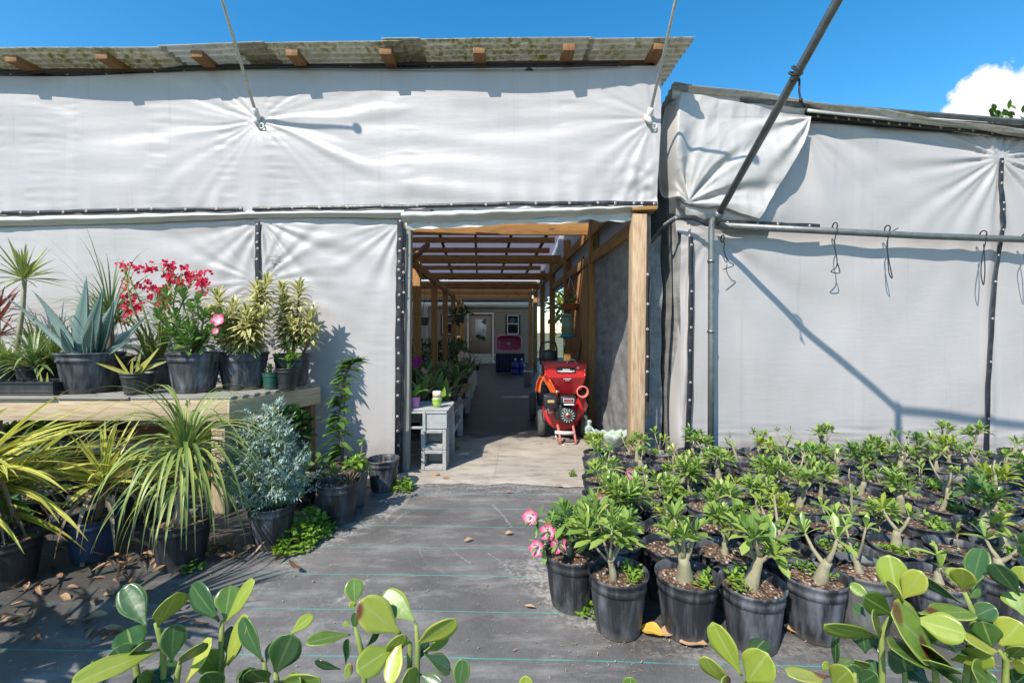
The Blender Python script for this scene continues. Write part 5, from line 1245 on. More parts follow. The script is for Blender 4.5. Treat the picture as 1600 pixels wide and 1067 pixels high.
# ------------------------------------------------------------------ desert roses in rows on the right
ra_ = random.Random(11)
def adenium(t, zs, kind, rng, sc=1., mat='l_rose'):
    """swollen trunk, branches and leaf rosettes rising from the soil at height zs; parts trunk, foliage"""
    wood, fol = MB(), MB(); ox, oy = rng.uniform(-.02, .02), rng.uniform(-.02, .02); tips = []
    rb = {'fat': .036, 'forked': .028, 'bushy': .022, 'bare': .016, 'small': .012, 'stub': .027, 'dense': .022}[kind]*.76*sc*rng.uniform(.85, 1.15)
    ht = {'fat': .13, 'forked': .08, 'bushy': .09, 'bare': .20, 'small': .05, 'stub': .07, 'dense': .10}[kind]*sc*rng.uniform(.8, 1.2)
    lean = V((rng.uniform(-.25, .25), rng.uniform(-.25, .25), 1)).normalized()
    p0 = V((ox, oy, zs-.015)); pts = [p0+lean*(ht*k/5)+V((rng.uniform(-.004, .004), rng.uniform(-.004, .004), 0)) for k in range(6)]
    tube(wood, pts, [rb*1.12, rb*1.05, rb*.92, rb*.78, rb*.66, rb*.55], 12); top = pts[-1]
    nb = {'fat': rng.choice((2, 3, 4)), 'forked': rng.choice((2, 3, 3)), 'bushy': 5, 'bare': 0, 'small': 1, 'stub': 2, 'dense': 6}[kind]
    if nb == 0:
        tube(wood, [top, top+lean*.04+V((.008, 0, 0)), top+lean*.09], [rb*.55, rb*.4, rb*.3], 8); tips.append((pts[3], V((.8, -.3, .6))))
    ph = rng.random()*6.3
    for k in range(nb):
        ph += 2*math.pi/max(1, nb)+rng.uniform(-.4, .4); out = rng.uniform(.35, .95) if kind != 'small' else .15
        L = {'fat': .11, 'forked': .16, 'bushy': .12, 'small': .06, 'stub': .05, 'dense': .13}[kind]*sc*rng.uniform(.65, 1.25)
        d = V((math.cos(ph)*out, math.sin(ph)*out, 1)).normalized(); s = pts[4 if k % 2 else 5]
        q1 = s+d*L*.5; d2 = (d+V((0, 0, .5))).normalized(); q2 = q1+d2*L*.5; r0 = rb*.34
        tube(wood, [s-d*.01, s+d*L*.2, q1, q2], [r0*1.15, r0, r0*.75, r0*.55], 8)
        tips.append((q2, d2))
        if kind in ('bushy', 'dense', 'fat') and rng.random() < .6:
            d3 = (d+V((rng.uniform(-.9, .9), rng.uniform(-.9, .9), .3))).normalized(); q3 = q1+d3*L*.5; tube(wood, [q1, q3], [r0*.6, r0*.45], 7); tips.append((q3, d3))
    for p, d in tips:
        n = {'fat': 9, 'forked': 7, 'bushy': 12, 'bare': 5, 'small': 6, 'stub': 5, 'dense': 17}[kind]; n = max(4, int(n*rng.uniform(.7, 1.3)))
        st = {'bushy': .0045, 'dense': .0055}.get(kind, .0028)
        rosette(fol, p-d*(n*st*.5), d, n, .092*sc*rng.uniform(.85, 1.2), .043*sc, rng, 'obov', (.35, 1.35), .55, 4, .3, st)
    wood.build('trunk', M['caudex'], t)
    if not fol.empty(): fol.build('foliage', M[mat], t)
    return tips
def weeds(t, zs, rad, n, rng, a0=None):
    mb = MB(); c = rng.random()*6.3 if a0 is None else a0
    x, y = rad*.6*math.cos(c), rad*.6*math.sin(c)
    for k in range(n):
        for _ in range(6):
            x2, y2 = x+rng.gauss(0, .014), y+rng.gauss(0, .014)
            if .03 < math.hypot(x2, y2) < rad*.92: x, y = x2, y2; break
        p = V((x, y, zs+rng.uniform(.005, .04)))
        leaf(mb, p, V((rng.gauss(0, 1), rng.gauss(0, 1), rng.uniform(.1, .9))), rng.uniform(.016, .034), rng.uniform(.010, .018), .4, .15, 'oval', 2, None, rng.random())
    mb.build('weed', M['l_weed'], t)
LOOK = {'fat': 'thick pale trunk', 'forked': 'thin forked branches', 'bushy': 'bushy green crown', 'bare': 'bare upright stick', 'small': 'short leafy shoot', 'stub': 'stubby low trunk', 'dense': 'dense upright leaves'}
def put_rose(x, y, kind, label, r=.128, h=.25, sc=1., mat='l_rose', weed=0, seed=0, potm='pot', tilt=(0, 0), rot=0.):
    t = thing('potted_desert_rose', label, 'desert rose', (x, y, .006), 'desert roses in black pots', rot, True)
    add_pot(t, r, h, potm, seed, True, tilt); rng = random.Random(seed*13+5)
    tips = adenium(t, h*.86, kind, rng, sc, mat)
    if weed: weeds(t, h*.87, r*.9, int(weed*1.3), rng)
    return t, tips
ROWS = 9; cnt = 0
ROWN = ['front row', 'second row', 'third row', 'fourth row', 'fifth row', 'sixth row', 'seventh row', 'eighth row', 'back row']
FRONT = [(.285, 2.17, 'dense', 1.05, 'l_rose_dark', 0), (.462, 1.985, 'dense', 1.12, 'l_rose', 60), (.752, 1.965, 'fat', 1.18, 'l_rose', 45), (1.005, 1.90, 'fat', 1.25, 'l_rose', 60), (1.295, 1.96, 'fat', 1.1, 'l_rose', 45),
         (1.555, 2.02, 'forked', 1.0, 'l_rose', 0), (1.83, 1.93, 'stub', 1.1, 'l_rose', 0), (2.12, 1.96, 'fat', 1.0, 'l_rose', 0), (2.40, 1.98, 'forked', 1.0, 'l_rose', 0)]
FLOW = []
for k, (x, y, kind, sc, mat, wd) in enumerate(FRONT):
    lab = 'desert rose with %s, %s pot from the left in the front row' % (LOOK[kind], ORD[k])
    if k == 0: lab = 'flowering desert rose with pink blooms leaning left, first pot of the front row'
    if k == 1: lab = 'tall dense desert rose right of the pink flowering one, second in the front row'
    t, tips = put_rose(x, y, kind, lab, .128 if k else .13, .255, sc, mat, wd, k+1, 'pot_grey' if k == 5 else 'pot', (0, .02*((k*7) % 3-1)))
    if k == 0: FLOW.append(t)
    cnt += 1
for j in range(1, ROWS):
    y = 2.0+j*.252; x0 = [.26, .50, .60, .64, .60, .66, .72, .72, .74][j]; n = 0; x = x0
    while x < 1.16*y+.1 and n < 16:
        rng = ra_; kind = rng.choice(['fat', 'forked', 'fat', 'bushy', 'forked', 'bare', 'small', 'stub', 'bushy', 'fat'])
        if n == 0 and j in (1, 2, 3, 5, 7): kind = ['', 'bushy', 'dense', 'bushy', '', 'forked', '', 'fat'][j]
        mat = rng.choice(['l_rose', 'l_rose', 'l_rose', 'l_rose_lime', 'l_rose_dark']); yy = y+rng.uniform(-.035, .035)-.01*(x-1); xx = x+rng.uniform(-.02, .02)
        lab = 'desert rose with %s, %s from the left in the %s of pots' % (LOOK[kind], ORD[n], ROWN[j])
        wd = rng.choice([0, 0, 45, 70, 110]) if j < 7 else rng.choice([0, 0, 45])
        t, tips = put_rose(xx, yy, kind, lab, rng.choice((.125, .13, .135)), rng.choice((.235, .25, .25)), rng.uniform(.74, 1.08)*(.95 if n == 0 else 1), mat, wd, cnt+20, 'pot', (rng.uniform(-.055, .055), rng.uniform(-.055, .055)), rng.random()*6)
        if (j, n) in ((3, 0), (4, 0), (5, 0), (7, 15)): FLOW.append(t)
        x += rng.uniform(.272, .292); n += 1; cnt += 1
# pink flowers: stems that reach out from the crown, one flower part each
def rose_flowers(t, pts, h=.22):
    rng = random.Random(5); rz = -t.rotation_euler.z; rot = Matrix.Rotation(rz, 3, 'Z')
    mb = MB(); lf = MB()
    for q in pts:
        w = rot @ V(q); b = V((0, 0, h+.08)); m = b.lerp(w, .55)+V((0, 0, .02)); tube(mb, [b, m, w], [.009, .007, .004], 6)
        rosette(lf, b.lerp(w, .8)+V((0, 0, .005)), (w-b), 9, .075, .028, rng, 'obov', (.5, 1.4), .5, 4, .3, .004); rosette(lf, b.lerp(w, .5)+V((0, 0, .01)), V((0, 0, 1)), 7, .075, .028, rng, 'obov', (.5, 1.3), .5, 4, .3, .004)
    mb.build('flower_stem', M['caudex'], t); lf.build('flower_stem_leaf', M['l_rose_dark'], t)
    for q in pts:
        fb = MB(); w = rot @ V(q); flower5(fb, w, rot @ V((rng.uniform(-.5, .2), -1, .35)), .043, rng); f = fb.build('flower', M['f_pink'], t)
# offsets in metres, taken from each pot's own place
rose_flowers(FLOW[0], [(-.20, -.05, .43), (-.12, -.08, .375), (-.17, -.07, .295), (-.075, -.11, .33)])
if len(FLOW) > 1: rose_flowers(FLOW[1], [(-.18, -.12, .325), (-.13, -.14, .345)])
if len(FLOW) > 2: rose_flowers(FLOW[2], [(.0, -.13, .335), (.14, -.13, .335)])
if len(FLOW) > 3: rose_flowers(FLOW[3], [(.18, -.12, .30)])

# ------------------------------------------------------------------ planks, bench and shelves on the left
ZB = .84
BE = thing('potting_bench', 'pale pine bench with a plank top, loaded with potted plants on the left', 'bench', (-3.4, 3.75, 0))
c0 = V((-2.0, 3.22, 0)); c1 = V((-1.70, 4.0, 0)); xL = -6.2
mb = MB(); beam(mb, (xL, 3.30, ZB-.095), (c0.x, 3.22, ZB-.095), .045, .15, rnd=.05); mb.build('front_board', M['wood_pale'], BE, bevel=.004)
mb = MB(); beam(mb, (c0.x-.005, c0.y-.02, ZB-.095), (c1.x, c1.y, ZB-.095), .045, .15, rnd=.12); mb.build('end_board', M['wood_pale'], BE, bevel=.004)
mb = MB()
for k in range(9):
    t0 = (k+.08)/9; t1 = (k+.92)/9; q = c0.lerp(c1, (t0+t1)/2)
    xe = q.x+.015; n = 4; xs = [xL, -4.4+R.uniform(-.1, .1), -3.05+R.uniform(-.2, .2), -2.62+R.uniform(-.1, .2), xe]
    for i in range(4): beam(mb, (xs[i]+.004, q.y-.03+.026*(xe-xs[i])*.3, ZB-.008), (xs[i+1]-.004, q.y-.03, ZB-.008), .072, .018, rnd=R.random())
mb.build('top_plank', M['wood_grey'], BE, bevel=.003)
for x, y, m in ((c0.x-.10, c0.y+.075, 'wood_pale'), (-1.765, 3.93, 'wood_dark'), (-3.9, 3.40, 'wood_pale'), (-3.9, 4.05, 'wood_dark')):  # rear legs in darker pine: the shade under the bench put into their colour
    mb = MB(); beam(mb, (x, y, 0), (x, y, ZB-.16), .10, .09, (0, 1, 0)); mb.build('leg', M[m], BE, bevel=.005)
for z in (.46, .20):
    mb = MB()
    for k in range(6): beam(mb, (xL, 3.5+k*.1, z), (-2.05, 3.5+k*.1, z), .07, .02, rnd=R.random())
    mb.build('shelf', M['wood_dark'], BE, smooth=False)
mb = MB()
for a, b, c_, e in ((133.2, 632.5, 137.5, 632.5), (137.5, 632.5, 137.5, 636.5), (133.2, 636.5, 137.5, 636.5), (133.2, 639, 137.5, 640.5), (137.5, 640.5, 133.2, 643.5), (133.2, 645.8, 137.5, 645.8), (133.2, 648.5, 137.5, 648.5), (135.5, 645.8, 135.5, 648.5)):
    p, q = PX(a, b, 3.222), PX(c_, e, 3.222); beam(mb, p, q, .004, .003, (0, -1, 0))
mb.build('stamp', plain('brown_stamp', (.22, .15, .08), .8), BE)
rp = random.Random(31)
def ppot(name, lab, cat, px, d, r, h, z, mat='pot', seed=0, grp=None, soil=True):
    t = thing(name, lab, cat, ((px-800)/K*d, d, z), grp, 0., True); add_pot(t, r, h, mat, seed, soil); return t
def stake(px, py, d, t): # photo position at depth d in the thing's own coordinates
    return PX(px, py, d)-t.location
def blades(mb, p, n, L, W, rng, th=(.1, 1.2), droop=(1., 2.2), prof='blade', seg=10, fold=.25, ph0=None, phr=6.3, z0=0.):
    ph = rng.random()*6
    for k in range(n):
        ph = (ph+2.4) if ph0 is None else ph0+rng.uniform(-phr/2, phr/2)
        t = rng.random(); d = sph(lerp(th[0], th[1], t), ph); leaf(mb, V(p)+V((rng.uniform(-.012, .012), rng.uniform(-.012, .012), rng.uniform(-z0, z0))), d, L*rng.uniform(.7, 1.1), W*rng.uniform(.75, 1.15), rng.uniform(*droop), fold, prof, seg, None, rng.random(), rng.uniform(-.4, .4))
# agave
d = 3.47; t = ppot('potted_agave', 'blue grey agave with stiff pointed leaves in a big ribbed black pot', 'agave', 142, d, .205, .30, ZB+.003, 'pot', 3)
mb = MB(); rg2 = random.Random(4)
AG = [((137, 556), (141, 438), 26, .05), ((150, 556), (167, 454), 26, -.1), ((158, 556), (193, 462), 24, .1), ((155, 558), (206, 482), 20, -.12), ((128, 556), (68, 468), 17, .1), ((120, 556), (95, 512), 15, -.1), ((160, 560), (262, 514), 10, -.05), ((118, 558), (20, 478), 9, .05), ((125, 560), (88, 570), 18, -.2), ((150, 560), (222, 556), 9, -.1), ((140, 558), (120, 505), 18, .15), ((145, 560), (150, 500), 20, -.18)]
for (a, b), (c_, e), w, dy in AG:
    p = stake(a, b, d, t); q = stake(c_, e, d+dy, t); L = (q-p).length*1.04; dd = (q-p).normalized(); dr = .45 if abs(dd.x) > .5 else .12
    dd = (dd+V((0, 0, dr*.55))).normalized(); sd_ = V((dd.z, -.25, -dd.x)); sd_ = (sd_-dd*sd_.dot(dd)).normalized(); sd_ = sd_ if sd_.cross(dd).y < 0 else -sd_; leaf2(mb, p, dd, L, w/K*d*1.15, -dr*.8, .75, sd_, rg2.uniform(0, .25), 14, 3, 'agave')
mb.build('foliage', M['l_agave'], t, solid=.006)
for name, bl in (('spine', 0),): 
    sp_ = MB()
    for k in range(0, len(mb.v)-100, 105):
        for i in range(2, 14):
            for c3 in (0, 6):
                a = mb.v[k+i*7+c3]; m3 = mb.v[k+i*7+3]; o3 = (a-m3).normalized(); leaf(sp_, a-o3*.002, o3+V((0, 0, .3)), .008, .006, 0, 0, 'lance', 2, None, .5)
    tag(sp_.build('leaf_spines', M['l_dry'], t), kind='stuff')
# yellow sword plant in the small pot
d = 3.36; t = ppot('potted_sword_plant', 'yellowing sword leaved plant in a small tapered black pot at the bench front', 'plant', 217, d, .115, .155, ZB+.003, 'pot_clean', 1)
mb = MB()
for (c_, e), w in (((180, 553), 6), ((208, 560), 6), ((222, 545), 6), ((249, 543), 6), ((262, 564), 7), ((152, 567), 7), ((232, 560), 5), ((214, 562), 5)):
    p = V((rp.uniform(-.04, .04), rp.uniform(-.03, .03), .13)); q = stake(c_, e, d+rp.uniform(-.1, .1), t); L = (q-p).length*1.05; dd = ((q-p).normalized()+V((0, 0, .08))).normalized(); leaf(mb, p, dd, L, w/K*d*1.1, .2, .5, 'lance', 8, V((dd.z, -.3, -dd.x)), rp.random())
mb.build('foliage', M['l_snake'], t)
# adenium with one pink flower
d = 3.47; t = ppot('potted_desert_rose', 'leafy desert rose with a single open pink flower on the bench', 'desert rose', 304, d, .178, .30, ZB+.003, 'pot', 4)
wood, fol = MB(), MB(); b0 = V((0, 0, .25)); tube(wood, [b0, b0+V((0, 0, .05)), b0+V((.005, 0, .10))], [.055, .045, .032], 12)
for c_, e, dy in ((262, 470, 0), (285, 468, .05), (248, 500, -.05), (300, 490, -.1), (318, 500, -.08), (332, 520, -.1), (275, 505, -.12), (296, 520, -.15), (265, 525, -.1), (340, 500, 0), (310, 475, .1), (290, 540, -.16), (255, 480, .1), (322, 530, -.05)):
    q = stake(c_, e, d+dy, t); m = b0.lerp(q, .5)+V((0, 0, -.01)); tube(wood, [b0+V((0, 0, .08)), m, q], [.018, .012, .006], 7); ax = (q-m).normalized()
    rosette(fol, q-ax*.05, ax+V((0, 0, .4)), 20, .115, .052, rp, 'obov', (.4, 1.35), .5, 4, .3, .005); rosette(fol, m, ax+V((0, 0, .5)), 12, .10, .046, rp, 'obov', (.5, 1.4), .5, 4, .3, .004)
wood.build('trunk', M['caudex'], t); fol.build('foliage', M['l_rose_dark'], t)
for c_, e in ((341, 500), (337, 517)):
    mb = MB(); flower5(mb, stake(c_, e, d-.14, t), V((.1, -1, .25)), .055 if e < 510 else .03, rp); mb.build('flower', M['f_pink'], t)
# crown of thorns with many red flowers
d = 3.78; t = ppot('potted_crown_of_thorns', 'thin stemmed plant covered in small crimson flowers at the back of the bench', 'flowering plant', 250, d, .15, .24, ZB+.003, 'pot', 2)
wood, fol = MB(), MB(); b0 = V((0, 0, .2)); FR = []
for k in range(74):
    c_ = rp.choice((rp.uniform(190, 262), rp.uniform(240, 326))); e = rp.gauss(437 if c_ > 262 else 462, 11 if c_ > 262 else 24)
    if k < 9: c_, e = ((195, 420), (209, 418), (222, 447), (300, 436), (316, 440), (322, 440), (276, 438), (196, 478), (212, 492))[k]
    FR.append(stake(c_, max(414, min(512, e)), d+rp.uniform(-.22, .12), t))
for k in range(13):
    q = FR[k*3]; m = b0.lerp(q, .55)+V((rp.uniform(-.05, .05), rp.uniform(-.05, .05), .03)); tube(wood, [b0, m, q], [.009, .007, .003], 6)
    for j in range(16): p = b0.lerp(m, rp.random()) if rp.random() < .4 else m.lerp(q, rp.random()); leaf(fol, p, V((rp.gauss(0, 1), rp.gauss(0, 1), .5)), .06, .022, .3, .2, 'obov', 3, None, rp.random())
for q in FR[13:]:
    a = min((FR[k*3] for k in range(13)), key=lambda z: (z-q).length); tube(wood, [a.lerp(b0, .12), (a+q)/2+V((0, 0, .01)), q], [.003, .0025, .002], 5)
wood.build('stem', M['stem_green'], t); fol.build('foliage', M['l_rose'], t)
for q in FR:
    mb = MB()
    for j in range(5):
        c_ = q+V((rp.gauss(0, .017), rp.gauss(0, .013), rp.gauss(0, .014))); nn = V((rp.gauss(0, .6), -1, rp.gauss(.3, .6))).normalized(); a = nn.orthogonal().normalized(); th = rp.random()*6
        for s in (0, math.pi): v = Matrix.Rotation(th+s, 3, nn) @ a; leaf(mb, c_, v+nn*.3, .023, .028, 0, .1, 'round', 4, nn.cross(v), rp.random())
    mb.build('flower', M['f_red'], t)
# songs of india
def song(lab, px, d, r, h, tops, seed, grp, matp='pot'):
    t = ppot('potted_song_of_india', lab, 'variegated plant', px, d, r, h, ZB+.003, matp, seed, grp); rs = random.Random(seed); wood, fol = MB(), MB()
    for c_, e, dy, z0 in tops:
        q = stake(c_, e, d+dy, t); b = V((rs.uniform(-.06, .06), rs.uniform(-.05, .05), h*.8)); m = b.lerp(q, .5)+V((rs.uniform(-.02, .02), 0, 0)); P = [b, m, q]; tube(wood, P, [.011, .01, .007], 7)
        L = (q-b).length; n = int((L-z0)/.0042); ph = rs.random()*6
        for k in range(n):
            s = z0+(L-z0)*(k+.5)/n; p = b.lerp(m, s/L*2) if s < L/2 else m.lerp(q, s/L*2-1); ph += 2.4; up = sst(L-.12, L, s)
            dd = sph(lerp(1.35, .35, up)+rs.uniform(-.2, .2), ph); l = rs.uniform(.12, .185)*(1-.25*up); leaf(fol, p, dd, l, .034, rs.uniform(.6, 1.5), .3, 'lance', 6, None, rs.random(), rs.uniform(-.3, .3))
    wood.build('stem', M['stem'], t); fol.build('foliage', M['l_song'], t); return t
song('larger cream and green variegated plant with several leaning stems in a black pot', 380, 3.66, .185, .29, [(338, 462, -.05, .06), (365, 478, -.12, .05), (385, 492, -.16, .05), (404, 452, .05, .07), (418, 440, .08, .10), (352, 500, -.14, .05), (412, 490, -.1, .07), (330, 490, .05, .1)], 9, 'cream margined plants on the bench')
song('cream and green variegated plant at the right end of the bench', 457, 3.88, .145, .27, [(468, 448, 0, .10), (445, 470, .05, .10), (488, 492, -.03, .12), (455, 505, -.08, .1), (440, 450, .08, .14), (492, 520, -.04, .16)], 12, 'cream margined plants on the bench')
d = 3.62; t = ppot('potted_seedling', 'leafy seedling in a small dark green pot between the variegated plants', 'seedling', 423, d, .062, .13, ZB+.003, 'pot_green', 1); mb = MB(); rosette(mb, (0, 0, .13), (0, 0, 1), 10, .075, .032, rp, 'oval', (.3, 1.3), .6); tube(mb, [V((0, 0, .1)), V((0, 0, .16))], .005, 5); mb.build('foliage', M['l_vine'], t)
d = 3.66; t = ppot('potted_seedling', 'bright leafy seedling in a black pot beside the dark green pot', 'seedling', 449, d, .088, .165, ZB+.003, 'pot_clean', 2); mb = MB()
for k in range(5): q = V((rp.uniform(-.09, .06), rp.uniform(-.06, .05), .2+rp.uniform(0, .05))); tube(mb, [V((0, 0, .13)), q], .004, 5); rosette(mb, q, (0, 0, 1), 6, .07, .03, rp, 'oval', (.5, 1.4), .7)
mb.build('foliage', M['l_weed'], t)
# grassy ponytail behind the agave
d = 3.85; t = ppot('potted_ponytail_palm', 'fountain of thin grassy leaves rising behind the agave', 'ponytail palm', 172, d, .16, .25, ZB+.003, 'pot_clean', 1); mb = MB(); p = V((0, 0, .50)); tube(mb, [V((0, 0, .2)), p], [.04, .025], 8); mb.build('trunk', M['stem'], t)
mb = MB(); blades(mb, p, 95, .62, .017, rp, (.05, 1.1), (1.1, 2.6), 'blade', 12); blades(mb, p, 14, .95, .010, rp, (.15, .7), (.9, 1.6), 'blade', 14); blades(mb, p+V((0, 0, -.02)), 34, .34, .026, rp, (.1, .7), (.3, .9)); mb.build('foliage', M['l_spider'], t)
# left end of the bench
d = 3.85; t = ppot('potted_dragon_tree', 'dragon tree with a spiky green head on a thin bent trunk at the far left', 'dragon tree', 26, d, .13, .22, ZB+.003, 'pot_clean', 2); wood, mb = MB(), MB(); hd = stake(38, 436, d, t)
tube(wood, [V((0, 0, .18)), V((.0, 0, .3)), stake(36, 480, d, t), hd], [.022, .018, .016, .017], 8); wood.build('trunk', M['caudex'], t)
blades(mb, hd, 48, .36, .026, rp, (.05, 1.75), (.05, .5), 'lance', 7, .35); mb.build('foliage', M['l_pony'], t)
d = 4.0; t = ppot('potted_cordyline', 'reddish brown spiky leaved plant behind the dragon tree at the photo edge', 'cordyline', -2, d, .12, .2, ZB+.003, 'pot_clean', 1); mb = MB()
for z in (.42, .56, .66): blades(mb, V((0, 0, z)), 26, .36, .020, rp, (.4, 1.8), (.1, .7), 'lance', 7)
tube(mb, [V((0, 0, .15)), V((0, 0, .66))], .012, 6); mb.build('foliage', M['l_red'], t)
for k, (px, d, r, h, lab, m, L) in enumerate(((8, 3.62, .145, .20, 'low green strap leaved plant in the leftmost black pot on the bench', 'l_pony', .3), (50, 3.60, .10, .19, 'arching grassy plant in a shiny black pot, second from the left end', 'l_spider', .4), (82, 3.72, .085, .185, 'green sword leaved plant in a narrow black pot beside the agave', 'l_pony', .38), (110, 3.98, .12, .2, 'thick clump of drooping green blades at the wall behind the agave', 'l_spider', .5), (232, 4.05, .12, .2, 'drooping green clump behind the crimson flowers', 'l_spider', .4), (60, 4.05, .12, .2, 'mixed green grassy plant by the wall behind the dragon tree', 'l_pony', .45), (-40, 3.75, .14, .22, 'grassy plant at the very left of the bench, half out of view', 'l_pony', .45))):
    t = ppot('potted_grass_plant', lab, 'grassy plant', px, d, r, h, ZB+.003, 'pot_clean', k % 3, 'grassy plants on the bench'); mb = MB(); blades(mb, V((0, 0, h*.85)), 62, L, .024, rp, (.1, 1.35), (.6, 2.0), 'lance', 8); mb.build('foliage', M[m], t)
# seed tray
TR = thing('seed_tray', 'shallow black seed tray with small cells at the front left of the bench', 'tray', (PX(40, 610, 3.32).x, 3.34, ZB+.003)); x0, x1 = PX(-12, 0, 3.3).x, PX(90, 0, 3.3).x
mb = MB(); zt = ZB+.095
for k in range(7): x = lerp(x0, x1, k/6); bx(mb, (x, 3.38, zt-.035), (.010, .22, .07))
for y in (3.27, 3.38, 3.49): bx(mb, ((x0+x1)/2, y, zt-.036), (x1-x0, .010, .072))
bx(mb, ((x0+x1)/2, 3.262, zt), (x1-x0+.03, .022, .008)); bx(mb, ((x0+x1)/2, 3.498, zt), (x1-x0+.03, .022, .008)); bx(mb, ((x0+x1)/2, 3.38, ZB+.012), (x1-x0, .22, .012)); mb.build('tray', M['pot_clean'], TR, smooth=False)
for px in (68, 74): 
    mb = MB(); p = PX(px, 612, 3.36); leaf(mb, V((p.x, 3.36, ZB+.02)), V((rp.uniform(-.2, .1), 0, 1)), .14, .018, .1, .4, 'lance', 6, V((1, .3, 0)), .9); mb.build('sprout', M['l_snake'], TR)

# ------------------------------------------------------------------ plants on the ground, left
G = .006
# yellow striped clump at the left edge
d = 2.45; t = ppot('potted_striped_dracaena', 'large clump of yellow striped arching blades at the left edge of the photo', 'striped plant', -45, d, .17, .27, G, 'pot_clean', 1); mb = MB(); dry = MB()
for p, n, L in ((V((.0, 0, .50)), 46, .80), (V((.06, .05, .38)), 30, .78), (V((-.05, -.02, .30)), 16, .7)): blades(mb, p, n, L, .040, rp, (.62, 1.4), (.45, 1.2), 'blade', 12, .3, 0.0, 3.0, .05); blades(mb, p, n//5, L*.8, .040, rp, (.4, 1.3), (.5, 1.3), 'blade', 12, .3)
tube(dry, [V((0, 0, .2)), V((0, 0, .62))], .03, 8); mb.build('foliage', M['l_stripe'], t)
blades(dry, V((0, 0, .5)), 22, .6, .030, rp, (1.0, 1.6), (2.0, 3.2), 'blade', 10, .5, 0., 3.2, .1); dry.build('dead_leaves', M['l_dry'], t)
t = thing('potted_striped_dracaena', 'second yellow striped clump, mostly out of view, whose blades throw streaky shade on the cloth', 'striped plant', (-2.35, 1.15, G), None, 0., True); add_pot(t, .17, .27, 'pot_clean', 2); mb = MB()
for p, n, L in ((V((0, 0, .95)), 70, .75), (V((0, 0, .7)), 50, .7), (V((0, 0, .45)), 30, .6)): blades(mb, p, n, L, .042, rp, (.2, 1.4), (.45, 1.4), 'blade', 10, .3)
tube(mb, [V((0, 0, .2)), V((0, 0, .95))], .03, 8); mb.build('foliage', M['l_stripe'], t)
d = 2.62; t = ppot('potted_dracaena', 'smaller yellow striped dracaena with dead lower leaves in a blue black pot', 'striped plant', 146, d, .13, .235, G, 'pot_blue', 2); mb, dry = MB(), MB(); p = V((.06, 0, .42)); tube(dry, [V((.02, 0, .18)), p], [.02, .016], 8)
blades(mb, p, 40, .42, .036, rp, (.08, 1.4), (.3, 1.5), 'blade', 10, .35); mb.build('foliage', M['l_stripe'], t); blades(dry, p-V((0, 0, .05)), 14, .45, .03, rp, (1.1, 1.7), (2.4, 3.4), 'blade', 10, .5); dry.build('dead_leaves', M['l_dry'], t)
# ponytail palm in front of the bench leg
d = 2.55; t = ppot('potted_ponytail_palm', 'tall ponytail palm with long drooping leaves in front of the bench leg', 'ponytail palm', 284, d, .15, .25, G, 'pot_clean', 1); wood, mb = MB(), MB(); p = V((.02, 0, .58)); tube(wood, [V((0, 0, .2)), V((0, 0, .28)), p], [.06, .035, .024], 10); wood.build('trunk', M['caudex'], t)
blades(mb, p, 95, .72, .021, rp, (.06, .95), (2.2, 4.4), 'blade', 14, .3, None, 6.3, .03); blades(mb, p-V((0, 0, .10)), 60, .56, .020, rp, (.5, 1.4), (2., 3.8), 'blade', 14, .3, None, 6.3, .05); blades(mb, p, 22, .27, .020, rp, (.02, .35), (.05, .5), 'blade', 8); mb.build('foliage', M['l_pony'], t)
# lacy blue rue
d = 2.78; t = ppot('potted_rue', 'bushy blue grey plant with fine lacy leaves in a black pot below the bench corner', 'lacy plant', 425, d, .135, .25, G, 'pot', 3); wood, mb = MB(), MB(); rs = random.Random(8)
for k in range(120):
    a = rs.random()*6.3; q = math.sqrt(rs.random()); tip = V((-.04+.25*q*math.cos(a), .2*q*math.sin(a), .86-.42*q*q+rs.uniform(-.10, .03))); 
    if rs.random() < .34: tip.z = rs.uniform(.30, .62); tip.x = -.04+.25*math.cos(a)*rs.uniform(.8, 1.05); tip.y = .2*math.sin(a)
    b = V((rs.uniform(-.04, .04), rs.uniform(-.04, .04), .2)); m = b.lerp(tip, .5)+V((0, 0, -.02)); tube(wood, [b, m, tip], [.006, .004, .002], 5)
    for j in range(11):
        s = .35+.65*j/10; p = b.lerp(m, s*2) if s < .5 else m.lerp(tip, s*2-1); dd = V((rs.gauss(0, 1), rs.gauss(0, 1), rs.uniform(-.1, 1))).normalized(); l = rs.uniform(.04, .075)
        for i in range(5):
            o = p+dd*(l*(i+1)/5); 
            for sg in (-1, 1): leaf(mb, o, dd+dd.orthogonal().normalized()*sg*1.0+V((rs.gauss(0, .3), rs.gauss(0, .3), rs.gauss(0, .3))), .030, .013, .2, .1, 'obov', 2, None, rs.random())
wood.build('stem', M['stem_green'], t); mb.build('foliage', M['l_rue'], t)
# pot with a small leafy shrub, the vine, the empty pot
d = 3.13; t = ppot('potted_shrub', 'small leafy shrub at the back of a wide black pot on the ground cloth', 'shrub', 529, d, .142, .27, G, 'pot', 4); mb = MB(); wood = MB()
for k in range(16):
    q = V((rp.uniform(-.07, .15), rp.uniform(-.0, .12), .30+rp.random()*.10)); tube(wood, [V((.05, .04, .22)), q], .004, 5); rosette(mb, q, (0, 0, 1), 7, .062, .030, rp, 'oval', (.4, 1.5), .8)
q = V((.15, .05, .52)); tube(wood, [V((.08, .04, .22)), V((.13, .05, .40)), q], .004, 5); rosette(mb, q, (0, 0, 1), 6, .06, .03, rp, 'oval', (.8, 1.6), 1.); wood.build('stem', M['stem'], t); mb.build('foliage', M['l_weed'], t)
t = ppot('potted_shrub', 'black pot half hidden behind the wide pot with the small shrub', 'pot', 548, 3.42, .13, .26, G, 'pot_grey', 2); mb = MB()
